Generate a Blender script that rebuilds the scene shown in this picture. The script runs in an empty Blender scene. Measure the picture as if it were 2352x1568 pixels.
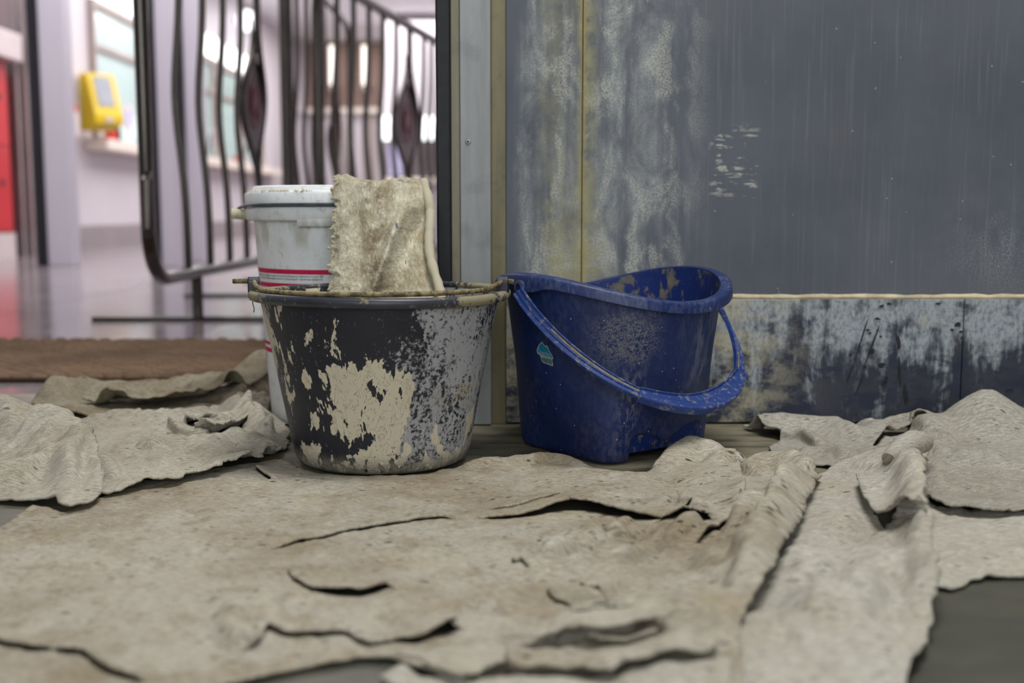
import bpy, bmesh, math, random
import numpy as np
from mathutils import Vector, Matrix

# ------------------------------------------------------------------ camera, world, lights, exposure
scene = bpy.context.scene
COL = scene.collection
F_PX, PITCH, EYE = 2614.0, math.radians(6.52), 0.31

cam_data = bpy.data.cameras.new('camera')
cam_data.sensor_width = 36.0
cam_data.lens = F_PX / 2352.0 * 36.0
cam_data.clip_start = 0.02
cam_data.dof.use_dof = True
cam_data.dof.focus_distance = 1.36
cam_data.dof.aperture_fstop = 3.4
cam = bpy.data.objects.new('camera', cam_data)
COL.objects.link(cam)
cam.location = (0, 0, EYE)
cam.rotation_euler = (math.pi / 2 - PITCH, 0, 0)
scene.camera = cam

world = bpy.data.worlds.new('world')
scene.world = world
world.use_nodes = True
bg = world.node_tree.nodes['Background']
bg.inputs[0].default_value = (0.96, 1.0, 0.97, 1)
bg.inputs[1].default_value = 0.17


def area_light(name, loc, rot, sx, sy, power, color=(1, 1, 1)):
    d = bpy.data.lights.new(name, 'AREA')
    d.shape = 'RECTANGLE'; d.size = sx; d.size_y = sy
    d.energy = power; d.color = color
    o = bpy.data.objects.new(name, d); COL.objects.link(o)
    o.location = loc; o.rotation_euler = rot
    return o


# ceiling lamps of the bright hall, and one assumed, unseen overhead lamp where the buckets stand
area_light('hall_ceiling_lamp', (-1.6, 6.0, 3.0), (0, 0, 0), 2.4, 3.6, 145, (1.0, 0.975, 0.985))
area_light('hall_ceiling_lamp', (-1.6, 11.0, 3.0), (0, 0, 0), 2.4, 4.5, 185, (1.0, 0.975, 0.985))
area_light('hall_ceiling_lamp', (-1.6, 16.2, 3.0), (0, 0, 0), 2.4, 3.6, 160, (1.0, 0.975, 0.985))
area_light('assumed_overhead_lamp', (0.4, 0.95, 2.6), (0, 0, 0), 1.0, 0.6, 52, (1.0, 0.985, 0.95))
# front light added behind the camera to brighten front faces; its source is assumed
area_light('assumed_front_light', (0.5, -4.2, 1.7), (math.radians(82), 0, math.radians(4)), 4.2, 2.6, 112, (0.95, 0.99, 1.0))

scene.view_settings.view_transform = 'Standard'
scene.view_settings.look = 'None'
scene.view_settings.exposure = 0.0
scene.view_settings.gamma = 1.0
scene.view_settings.use_curve_mapping = False
cy = scene.cycles
cy.max_bounces = 4; cy.diffuse_bounces = 2; cy.glossy_bounces = 2; cy.transmission_bounces = 2
cy.caustics_reflective = False; cy.caustics_refractive = False
cy.sample_clamp_indirect = 4.0
cy.use_adaptive_sampling = True; cy.adaptive_threshold = 0.05; cy.adaptive_min_samples = 12


# ------------------------------------------------------------------ helpers
def ray(px, py):
    """direction of a photograph pixel in the place"""
    a = (px - 1176.0) / F_PX
    b = (784.0 - py) / F_PX
    c, s = math.cos(PITCH), math.sin(PITCH)
    return np.array([a, c + b * s, -s + b * c])


def G(px, py, z=0.0):
    """where a photograph pixel meets the level z: a spot on the floor"""
    d = ray(px, py)
    t = (z - EYE) / d[2]
    return np.array([d[0] * t, d[1] * t])


def tag(o, label=None, cat=None, group=None, kind=None):
    if label: o['label'] = label
    if cat: o['category'] = cat
    if group: o['group'] = group
    if kind: o['kind'] = kind
    return o


def empty(name, loc=(0, 0, 0), rz=0.0):
    o = bpy.data.objects.new(name, None)
    o.empty_display_size = 0.05
    COL.objects.link(o)
    o.location = loc; o.rotation_euler = (0, 0, rz)
    return o


class MB:
    """collects simple shapes into ONE mesh"""
    def __init__(s): s.v = []; s.f = []

    def add(s, v, f):
        k = len(s.v)
        s.v.extend([tuple(p) for p in v])
        s.f.extend([tuple(i + k for i in q) for q in f])
        return s

    def box(s, x0, x1, y0, y1, z0, z1):
        v = [(x, y, z) for z in (z0, z1) for y in (y0, y1) for x in (x0, x1)]
        return s.add(v, [(0, 2, 3, 1), (4, 5, 7, 6), (0, 1, 5, 4), (2, 6, 7, 3), (0, 4, 6, 2), (1, 3, 7, 5)])

    def lathe(s, prof, n=96, a0=0.0, a1=2 * math.pi, center=(0, 0, 0)):
        full = abs(a1 - a0 - 2 * math.pi) < 1e-6
        m = n if full else n + 1
        v = []; f = []
        for i in range(m):
            a = a0 + (a1 - a0) * i / n
            for r, z in prof:
                v.append((center[0] + r * math.cos(a), center[1] + r * math.sin(a), center[2] + z))
        L = len(prof)
        for i in range(n):
            j = (i + 1) % m
            for k in range(L - 1):
                f.append((i * L + k, j * L + k, j * L + k + 1, i * L + k + 1))
        return s.add(v, f)

    def tube(s, path, r, n=10, closed=False, prof=None, up=None, caps=True):
        """sweeps a round (or given) section along a path; r may be a list"""
        P = [Vector(p) for p in path]
        L = len(P)
        v = []; f = []
        N = None
        m = n if prof is None else len(prof)
        for i in range(L):
            if closed: t = (P[(i + 1) % L] - P[i - 1])
            else: t = P[min(i + 1, L - 1)] - P[max(i - 1, 0)]
            t.normalize()
            if up is not None:
                ref = Vector(up[i]) if isinstance(up, list) else Vector(up)
                N = (ref - t * ref.dot(t)).normalized()
            elif N is None:
                ref = Vector((0, 0, 1)) if abs(t.z) < 0.9 else Vector((1, 0, 0))
                N = (ref - t * ref.dot(t)).normalized()
            else:
                N = (N - t * N.dot(t)).normalized()
            B = t.cross(N)
            ri = r[i] if isinstance(r, (list, tuple)) else r
            for k in range(m):
                if prof is None:
                    a = 2 * math.pi * k / n
                    o = N * (math.cos(a) * ri) + B * (math.sin(a) * ri)
                else:
                    o = N * (prof[k][1] * ri) + B * (prof[k][0] * ri)
                v.append(P[i] + o)
        for i in range(L if closed else L - 1):
            j = (i + 1) % L
            for k in range(m):
                k2 = (k + 1) % m
                f.append((i * m + k, i * m + k2, j * m + k2, j * m + k))
        if caps and not closed:
            f.append(tuple(range(m))[::-1])
            f.append(tuple((L - 1) * m + k for k in range(m)))
        return s.add(v, f)

    def prism(s, pts, y0, y1):
        """outline in x,z pushed along y"""
        n = len(pts)
        v = [(x, y0, z) for x, z in pts] + [(x, y1, z) for x, z in pts]
        f = [tuple(range(n)), tuple(range(2 * n - 1, n - 1, -1))]
        f += [(i, i + n, (i + 1) % n + n, (i + 1) % n) for i in range(n)]
        return s.add(v, f)

    def build(s, name, mat, parent=None, smooth=False, bevel=0.0, seg=2, angle=40):
        me = bpy.data.meshes.new(name)
        me.from_pydata(s.v, [], s.f)
        bm = bmesh.new(); bm.from_mesh(me)
        bmesh.ops.recalc_face_normals(bm, faces=bm.faces)
        bm.to_mesh(me); bm.free()
        o = bpy.data.objects.new(name, me)
        COL.objects.link(o)
        if mat: me.materials.append(mat)
        if parent: o.parent = parent
        if smooth:
            me.polygons.foreach_set('use_smooth', [True] * len(me.polygons))
            try: me.set_sharp_from_angle(angle=math.radians(angle))
            except Exception: pass
        if bevel:
            b = o.modifiers.new('bevel', 'BEVEL'); b.width = bevel; b.segments = seg
            b.limit_method = 'ANGLE'; b.angle_limit = math.radians(35)
        return o


def share(o, name, parent, loc, rot=(0, 0, 0), scale=(1, 1, 1)):
    """another piece with the same mesh"""
    c = o.copy(); c.name = name
    COL.objects.link(c); c.parent = parent
    c.location = loc; c.rotation_euler = rot; c.scale = scale
    return c


# ------------------------------------------------------------------ procedural materials
class NT:
    def __init__(s, name):
        s.mat = bpy.data.materials.new(name)
        s.mat.use_nodes = True
        s.t = s.mat.node_tree
        s.p = s.t.nodes['Principled BSDF']
        s.coord = s.t.nodes.new('ShaderNodeTexCoord')

    def put(s, sock, v):
        if hasattr(v, 'is_linked') or isinstance(v, bpy.types.NodeSocket):
            s.t.links.new(v, sock)
        else:
            if isinstance(v, (tuple, list)) and len(v) == 3 and sock.type == 'RGBA': v = (*v, 1)
            sock.default_value = v

    def node(s, typ, ins=None, **props):
        n = s.t.nodes.new(typ)
        for k, v in props.items(): setattr(n, k, v)
        for k, v in (ins or {}).items(): s.put(n.inputs[k], v)
        return n

    def obj(s): return s.coord.outputs['Object']
    def uv(s): return s.coord.outputs['UV']

    def map(s, vec, scale=(1, 1, 1), loc=(0, 0, 0), rot=(0, 0, 0)):
        return s.node('ShaderNodeMapping', {'Vector': vec, 'Scale': scale, 'Location': loc, 'Rotation': rot}).outputs[0]

    def noise(s, vec, scale=5, detail=4, rough=0.55, dist=0.0):
        return s.node('ShaderNodeTexNoise', {'Vector': vec, 'Scale': scale, 'Detail': detail, 'Roughness': rough, 'Distortion': dist}).outputs['Fac']

    def voro(s, vec, scale=5, feature='F1', rnd=1.0):
        n = s.node('ShaderNodeTexVoronoi', {'Vector': vec, 'Scale': scale, 'Randomness': rnd}, feature=feature)
        return n

    def m(s, op, a, b=0.0, c=0.0, clamp=False):
        n = s.node('ShaderNodeMath', operation=op, use_clamp=clamp)
        s.put(n.inputs[0], a); s.put(n.inputs[1], b); s.put(n.inputs[2], c)
        return n.outputs[0]

    def step(s, v, lo, hi, a=0.0, b=1.0):
        n = s.node('ShaderNodeMapRange', interpolation_type='SMOOTHSTEP')
        for i, x in enumerate((v, lo, hi, a, b)): s.put(n.inputs[i], x)
        return n.outputs[0]

    def band(s, v, lo, hi, soft):
        return s.m('MULTIPLY', s.step(v, lo - soft, lo + soft), s.step(v, hi - soft, hi + soft, 1.0, 0.0))

    def xyz(s, vec):
        return s.node('ShaderNodeSeparateXYZ', {0: vec}).outputs

    def mix(s, fac, a, b, mode='MIX'):
        n = s.node('ShaderNodeMix', data_type='RGBA', blend_type=mode)
        s.put(n.inputs[0], fac); s.put(n.inputs[6], a); s.put(n.inputs[7], b)
        return n.outputs[2]

    def mul(s, *a):
        r = a[0]
        for x in a[1:]: r = s.m('MULTIPLY', r, x)
        return r

    def bump(s, h, strength=0.3, dist=0.002, normal=None):
        n = s.node('ShaderNodeBump', {'Height': h, 'Strength': strength, 'Distance': dist})
        if normal is not None: s.put(n.inputs['Normal'], normal)
        s.put(s.p.inputs['Normal'], n.outputs[0])
        return n.outputs[0]

    def out(s, color=None, rough=None, metal=None, spec=None, emis=None, estr=None):
        P = s.p.inputs
        if color is not None: s.put(P['Base Color'], color)
        if rough is not None: s.put(P['Roughness'], rough)
        if metal is not None: s.put(P['Metallic'], metal)
        if spec is not None: s.put(P['Specular IOR Level'], spec)
        if emis is not None: s.put(P['Emission Color'], emis)
        if estr is not None: s.put(P['Emission Strength'], estr)
        return s.mat


def S(r, g, b):
    """8-bit screen colour to linear"""
    f = lambda c: ((c / 255 + 0.055) / 1.055) ** 2.4 if c > 10 else c / 255 / 12.92
    return (f(r), f(g), f(b))


def plain(name, col, rough=0.5, metal=0.0, spec=0.5, var=0.06, vscale=8.0, emis=None, estr=0.0):
    n = NT(name)
    k = n.noise(n.obj(), vscale, 3)
    c = n.mix(n.step(k, 0.3, 0.7), tuple(x * (1 - var) for x in col), tuple(min(1, x * (1 + var)) for x in col))
    n.out(c, rough, metal, spec)
    if emis: n.out(emis=emis, estr=estr)
    return n.mat


def cloth_material(name, base, brown, brown_amt=0.5, pale=0.35, speck=0.5, holes=0.0, yellow=0.0, seed=0.0):
    n = NT(name)
    uv = n.map(n.uv(), loc=(seed, seed * 1.7, 0))
    big = n.noise(uv, 5.5, 3, 0.6)
    mid = n.noise(uv, 24, 4, 0.68)
    fib = n.noise(n.map(uv, (110, 480, 1)), 1.0, 3, 0.7, 0.15)
    fuzz = n.noise(n.map(uv, (620, 900, 1)), 1.0, 2, 0.6)
    c = n.mix(n.mul(n.step(big, 0.42, 0.66), brown_amt), base, brown)
    c = n.mix(n.mul(n.step(mid, 0.46, 0.70), brown_amt * 0.75), c, brown)
    c = n.mix(n.mul(n.step(n.noise(uv, 11, 3, 0.65), 0.50, 0.70), pale), c, tuple(min(1, x * 1.25) for x in base))
    c = n.mix(n.step(fib, 0.28, 0.72), n.mix(1.0, c, (0.64, 0.63, 0.62), 'MULTIPLY'), n.mix(1.0, c, (1.16, 1.16, 1.15), 'MULTIPLY'))
    c = n.mix(n.mul(n.step(fuzz, 0.57, 0.72), 0.5), c, tuple(min(1, x * 1.4) for x in base))
    c = n.mix(n.mul(n.step(fuzz, 0.43, 0.30), 0.5), c, tuple(x * 0.5 for x in brown))
    # dark flecks, longer along the weave: dirt and painted-in shade of tiny holes
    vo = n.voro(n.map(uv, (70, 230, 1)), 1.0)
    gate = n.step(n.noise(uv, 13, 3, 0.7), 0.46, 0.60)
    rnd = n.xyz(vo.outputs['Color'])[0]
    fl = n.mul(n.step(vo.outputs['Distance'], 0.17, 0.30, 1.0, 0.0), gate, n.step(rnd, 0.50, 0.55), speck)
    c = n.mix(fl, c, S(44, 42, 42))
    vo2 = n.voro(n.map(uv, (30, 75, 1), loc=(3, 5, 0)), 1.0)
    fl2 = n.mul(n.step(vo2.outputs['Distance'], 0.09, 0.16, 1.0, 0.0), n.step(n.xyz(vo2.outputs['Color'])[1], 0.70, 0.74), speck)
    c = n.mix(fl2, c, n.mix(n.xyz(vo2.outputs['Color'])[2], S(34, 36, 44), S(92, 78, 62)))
    if holes:  # tiny holes drawn as dark specks, their shade put into the colour
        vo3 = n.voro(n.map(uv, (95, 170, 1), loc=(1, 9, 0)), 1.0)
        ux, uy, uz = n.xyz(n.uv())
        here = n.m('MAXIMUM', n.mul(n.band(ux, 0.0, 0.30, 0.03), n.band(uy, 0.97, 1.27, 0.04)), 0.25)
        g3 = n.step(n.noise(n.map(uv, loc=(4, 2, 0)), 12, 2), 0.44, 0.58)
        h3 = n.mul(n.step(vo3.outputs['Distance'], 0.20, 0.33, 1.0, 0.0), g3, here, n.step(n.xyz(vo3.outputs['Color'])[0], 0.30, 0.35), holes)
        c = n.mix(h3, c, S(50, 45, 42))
    if yellow:
        c = n.mix(n.mul(n.step(n.noise(uv, 7, 3), 0.56, 0.70), yellow), c, S(186, 168, 116))
    h = n.m('ADD', n.m('MULTIPLY', fib, 0.9), n.m('MULTIPLY', fuzz, 0.6))
    h = n.m('ADD', h, n.m('MULTIPLY', mid, 1.5))
    n.bump(h, 0.75, 0.0022)
    n.out(c, 1.0, 0, 0.08)
    return n.mat


M = {}
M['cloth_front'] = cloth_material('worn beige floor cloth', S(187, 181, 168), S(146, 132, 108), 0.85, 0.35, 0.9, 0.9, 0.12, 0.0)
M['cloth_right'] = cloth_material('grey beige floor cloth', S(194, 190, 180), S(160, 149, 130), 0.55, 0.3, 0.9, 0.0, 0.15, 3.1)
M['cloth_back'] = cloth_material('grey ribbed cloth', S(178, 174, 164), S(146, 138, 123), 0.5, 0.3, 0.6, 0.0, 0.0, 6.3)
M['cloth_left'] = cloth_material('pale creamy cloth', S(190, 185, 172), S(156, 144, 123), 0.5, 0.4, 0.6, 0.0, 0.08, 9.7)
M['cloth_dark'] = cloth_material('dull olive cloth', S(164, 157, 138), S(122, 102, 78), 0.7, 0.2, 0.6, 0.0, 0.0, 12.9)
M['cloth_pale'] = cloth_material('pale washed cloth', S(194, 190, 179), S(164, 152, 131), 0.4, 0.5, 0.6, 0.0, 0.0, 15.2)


def towel_material():
    n = NT('matted cream towel')
    uv = n.uv()
    mid = n.noise(uv, 26, 5, 0.7)
    fib = n.noise(n.map(uv, (260, 160, 1)), 1.0, 4, 0.75, 0.8)
    c = n.mix(n.step(mid, 0.35, 0.66), S(224, 219, 201), S(182, 170, 144))
    x, y, z = n.xyz(uv)
    c = n.mix(n.mul(n.band(x, 0.045, 0.085, 0.02), n.step(n.noise(uv, 40, 4, 0.7), 0.42, 0.6), 0.75), c, S(128, 112, 92))
    c = n.mix(n.step(fib, 0.3, 0.75), n.mix(1.0, c, (0.72, 0.71, 0.69), 'MULTIPLY'), n.mix(1.0, c, (1.15, 1.15, 1.1), 'MULTIPLY'))
    vo = n.voro(n.map(uv, (170, 60, 1)), 1.0)
    fl = n.mul(n.step(vo.outputs['Distance'], 0.12, 0.24, 1.0, 0.0), n.step(n.noise(uv, 30, 3), 0.55, 0.64), 0.75)
    c = n.mix(fl, c, S(70, 64, 54))
    # a few blue ink marks
    b1 = n.mul(n.band(x, 0.0995, 0.1015, 0.0012), n.band(y, 0.102, 0.110, 0.002))
    b2 = n.mul(n.band(x, 0.106, 0.124, 0.001), n.band(n.m('ADD', y, n.m('MULTIPLY', n.noise(uv, 90, 1), 0.01)), 0.051, 0.0525, 0.0008))
    c = n.mix(n.m('ADD', b1, n.mul(b2, 0.6), clamp=True), c, S(42, 66, 120))
    n.bump(n.m('ADD', fib, n.m('MULTIPLY', mid, 1.5)), 0.9, 0.003)
    return n.out(c, 1.0, 0, 0.05)


M['towel'] = towel_material()


def black_bucket_material():
    n = NT('black plastic with dried plaster')
    o = n.obj()
    x, y, z = n.xyz(o)
    st = n.map(o, (1, 1, 0.45))
    crack = n.noise(n.map(o, (1, 1, 0.55)), 75, 6, 0.62, 0.9)
    spot = n.noise(o, 210, 4, 0.7)
    blob = n.m('ADD', n.m('MULTIPLY', n.noise(st, 34, 5, 0.62, 0.5), 0.72), n.m('MULTIPLY', n.noise(n.map(o, (1, 1, 0.4)), 120, 3, 0.6), 0.28))
    pl = n.mix(n.noise(o, 30, 3), S(28, 30, 40), S(44, 46, 56))
    # thin grey film of cement on the right and far left flanks, scuffed through
    xw = n.m('ADD', x, n.m('MULTIPLY', n.m('SUBTRACT', n.noise(n.map(o, (1, 1, 0.35)), 26, 5, 0.65), 0.5), 0.14))
    right = n.step(xw, -0.010, 0.075)
    left = n.step(xw, -0.135, -0.085, 1.0, 0.0)
    film = n.m('ADD', right, n.mul(left, 0.85), clamp=True)
    thr = n.m('SUBTRACT', 0.63, n.m('MULTIPLY', film, n.m('ADD', 0.10, n.m('MULTIPLY', n.noise(n.map(o, (1, 1, 0.15), loc=(3, 3, 0)), 45, 3), 0.15))))
    f1 = n.step(n.m('ADD', n.m('MULTIPLY', spot, 0.5), n.m('MULTIPLY', blob, 0.5)), n.m('SUBTRACT', thr, 0.03), n.m('ADD', thr, 0.05))
    filmc = n.mix(n.noise(n.map(o, (1, 1, 0.2)), 40, 4), S(146, 149, 156), S(194, 195, 196))
    c = n.mix(n.mul(f1, 0.9), pl, filmc)
    # thick beige flakes
    wx = n.m('ADD', x, n.m('MULTIPLY', n.m('SUBTRACT', n.noise(n.map(o, (1, 1, 0.6), loc=(5, 1, 2)), 20, 4, 0.6), 0.5), 0.11))
    wz = n.m('ADD', z, n.m('MULTIPLY', n.m('SUBTRACT', n.noise(n.map(o, (1, 1, 0.25), loc=(1, 7, 2)), 30, 4, 0.6), 0.5), 0.13))
    core = n.mul(n.band(wx, -0.062, 0.040, 0.018), n.band(wz, 0.030, 0.138, 0.022))
    low = n.mul(n.band(x, -0.11, 0.13, 0.03), n.step(z, 0.030, 0.060, 1.0, 0.0))
    side = n.mul(n.step(x, -0.070, -0.105), 0.72)
    want = n.m('MAXIMUM', core, n.m('MAXIMUM', n.mul(low, 0.75), side))
    want = n.m('MAXIMUM', want, n.mul(n.band(x, -0.09, 0.05, 0.02), n.band(z, 0.10, 0.19, 0.03), 0.60))
    want = n.m('MAXIMUM', want, n.mul(n.step(x, 0.03, 0.06), n.step(z, 0.11, 0.05), 0.74))
    t2 = n.m('SUBTRACT', 0.735, n.m('MULTIPLY', want, 0.31))
    fl = n.step(blob, t2, n.m('ADD', t2, 0.012))
    fl = n.mul(fl, n.step(n.m('ABSOLUTE', n.m('SUBTRACT', crack, 0.5)), 0.0015, 0.006))
    beige = n.mix(n.noise(o, 24, 4), S(200, 190, 167), S(218, 209, 188))
    c = n.mix(fl, c, beige)
    # bottom edge is covered in dust
    c = n.mix(n.mul(n.step(z, 0.030, 0.006, 0.0, 0.9), n.step(spot, 0.30, 0.5)), c, S(140, 134, 120))
    # a smear of yellow
    yel = n.mul(n.band(x, 0.055, 0.125, 0.02), n.band(z, 0.083, 0.103, 0.012), n.step(n.noise(o, 60, 4, 0.7), 0.45, 0.62), 0.6)
    c = n.mix(yel, c, S(170, 150, 92))
    # fine scratches
    sc = n.noise(n.map(o, (1, 1, 0.06), rot=(0, 0.4, 0)), 500, 2, 0.6)
    c = n.mix(n.mul(n.step(sc, 0.66, 0.74), 0.35), c, S(140, 142, 146))
    n.bump(n.m('ADD', n.m('MULTIPLY', fl, 1.0), n.m('MULTIPLY', f1, 0.2)), 0.6, 0.0012)
    rough = n.m('ADD', 0.42, n.m('MULTIPLY', n.m('MAXIMUM', fl, f1), 0.5), clamp=True)
    return n.out(c, rough, 0, 0.4)


def black_rim_material():
    n = NT('black rim crusted with plaster')
    o = n.obj()
    x, y, z = n.xyz(o)
    k = n.noise(o, 55, 6, 0.7)
    side = n.m('ABSOLUTE', n.m('ADD', x, 0.015))
    t = n.m('SUBTRACT', 0.63, n.m('MULTIPLY', n.step(side, 0.06, 0.135), 0.19))
    f = n.step(k, n.m('SUBTRACT', t, 0.02), n.m('ADD', t, 0.04))
    c = n.mix(n.noise(o, 30, 3), S(36, 38, 48), S(66, 69, 78))
    c = n.mix(f, c, n.mix(n.noise(o, 40, 4), S(120, 113, 88), S(158, 149, 122)))
    n.bump(f, 0.5, 0.001)
    return n.out(c, n.m('ADD', 0.38, n.m('MULTIPLY', f, 0.5)), 0, 0.5)


M['black_bucket'] = black_bucket_material()
M['black_rim'] = black_rim_material()


def crusted_metal():
    n = NT('wire crusted with mortar')
    k = n.noise(n.obj(), 90, 5, 0.7)
    c = n.mix(n.step(k, 0.4, 0.62), S(84, 76, 54), S(150, 138, 102))
    n.bump(k, 0.5, 0.001)
    return n.out(c, 0.75, 0, 0.3)


M['crust_wire'] = crusted_metal()


def blue_plastic(name, pale_mix=0.5, patch=True):
    n = NT(name)
    o = n.obj()
    x, y, z = n.xyz(o)
    c = n.mix(n.noise(o, 12, 3), S(12, 32, 80), S(22, 46, 104))
    big = n.noise(n.map(o, (1, 1, 0.4)), 16, 5, 0.65)
    fine = n.noise(n.map(o, (1, 1, 0.5)), 170, 4, 0.7)
    film = n.mul(n.step(big, 0.42, 0.72), n.step(fine, 0.36, 0.70), pale_mix)
    c = n.mix(film, c, S(104, 114, 138))
    c = n.mix(n.mul(n.step(fine, 0.3, 0.8), pale_mix * 0.25), c, S(112, 116, 134))
    sp = n.voro(o, 130)
    c = n.mix(n.mul(n.step(sp.outputs['Distance'], 0.08, 0.16, 1.0, 0.0), n.step(n.xyz(sp.outputs['Color'])[0], 0.86, 0.9), 0.7), c, S(190, 192, 196))
    if patch:
        # peeled crust of scale under the rim, and a dusty streak on the front
        cr = n.noise(o, 150, 5, 0.7, 1.2)
        w = n.m('ADD', z, n.m('MULTIPLY', n.noise(o, 30, 3), 0.05))
        m1 = n.mul(n.band(x, -0.105, -0.045, 0.018), n.step(y, -0.02, -0.05), n.band(w, 0.155, 0.215, 0.015))
        worm = n.step(n.m('ABSOLUTE', n.m('SUBTRACT', cr, 0.5)), 0.012, 0.05, 1.0, 0.0)
        c = n.mix(n.mul(m1, worm, 0.8), c, S(140, 136, 134))
        m2 = n.mul(n.band(x, -0.075, -0.055, 0.012), n.step(y, -0.02, -0.05), n.band(w, 0.06, 0.15, 0.03), n.step(fine, 0.45, 0.62))
        c = n.mix(n.mul(m2, 0.55), c, S(140, 140, 142))
        m3 = n.mul(n.band(x, 0.015, 0.065, 0.02), n.step(y, -0.02, -0.05), n.band(z, 0.07, 0.20, 0.03), n.step(n.noise(n.map(o, (1, 1, 0.3)), 60, 5, 0.7), 0.44, 0.64))
        c = n.mix(n.mul(m3, 0.45), c, S(146, 150, 162))
        dirt = n.mul(n.step(y, -0.02, -0.05), n.step(n.m('ADD', z, n.m('MULTIPLY', big, 0.05)), 0.10, 0.06), n.step(fine, 0.35, 0.7), 0.25)
        c = n.mix(dirt, c, S(110, 100, 96))
    n.bump(fine, 0.12, 0.0006)
    return n.out(c, n.m('ADD', 0.42, n.m('MULTIPLY', film, 0.4)), 0, 0.4)


M['blue'] = blue_plastic('dusty dark blue plastic', 0.30)
M['blue_rim'] = blue_plastic('scuffed blue rim plastic', 0.62, False)


def blue_inside():
    n = NT('blue plastic spattered with dirt')
    o = n.obj()
    k = n.noise(n.map(o, (1, 1, 0.6)), 48, 5, 0.68, 0.4)
    c = n.mix(n.noise(o, 20, 3), S(12, 34, 92), S(20, 46, 112))
    c = n.mix(n.mul(n.step(k, 0.50, 0.57), 0.85), c, n.mix(n.noise(o, 60, 3), S(72, 68, 62), S(134, 126, 104)))
    return n.out(c, 0.6, 0, 0.3)


def blue_handle():
    n = NT('blue handle with grit in its grooves')
    o = n.obj()
    k = n.noise(o, 110, 5, 0.7)
    c = n.mix(n.noise(o, 24, 3), S(24, 48, 110), S(40, 68, 132))
    c = n.mix(n.mul(n.step(k, 0.50, 0.66), 0.6), c, S(140, 138, 134))
    return n.out(c, 0.5, 0, 0.4)


M['blue_inside'] = blue_inside()
M['blue_handle'] = blue_handle()
M['grit'] = plain('tan grit', S(128, 120, 102), 0.95, 0, 0.1, 0.25, 160)
M['white_plastic'] = None


def white_plastic():
    n = NT('dirty white plastic')
    o = n.obj()
    x, y, z = n.xyz(o)
    k = n.noise(o, 18, 5, 0.7)
    c = n.mix(n.step(k, 0.35, 0.75), S(240, 243, 247), S(224, 228, 230))
    c = n.mix(n.mul(n.step(n.noise(o, 70, 5, 0.75), 0.55, 0.7), 0.5), c, S(160, 156, 138))
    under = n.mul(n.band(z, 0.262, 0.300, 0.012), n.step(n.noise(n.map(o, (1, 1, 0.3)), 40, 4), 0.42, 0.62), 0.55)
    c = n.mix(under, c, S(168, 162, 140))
    sc = n.voro(o, 85)
    c = n.mix(n.mul(n.step(sc.outputs['Distance'], 0.06, 0.12, 1.0, 0.0), n.step(n.xyz(sc.outputs['Color'])[0], 0.9, 0.93), 0.6), c, S(110, 104, 90))
    return n.out(c, 0.42, 0, 0.4)


M['white_plastic'] = white_plastic()
M['red_print'] = plain('crimson print', S(196, 22, 78), 0.5, 0, 0.3, 0.12, 60)
M['black_print'] = plain('dark print', S(52, 54, 62), 0.6, 0, 0.2, 0.1, 60)
M['galv'] = plain('dull grey wire', S(92, 98, 104), 0.4, 0.6, 0.5, 0.2, 90)
M['tube_plastic'] = plain('dirty cream plastic', S(196, 190, 164), 0.7, 0, 0.3, 0.2, 90)


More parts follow.
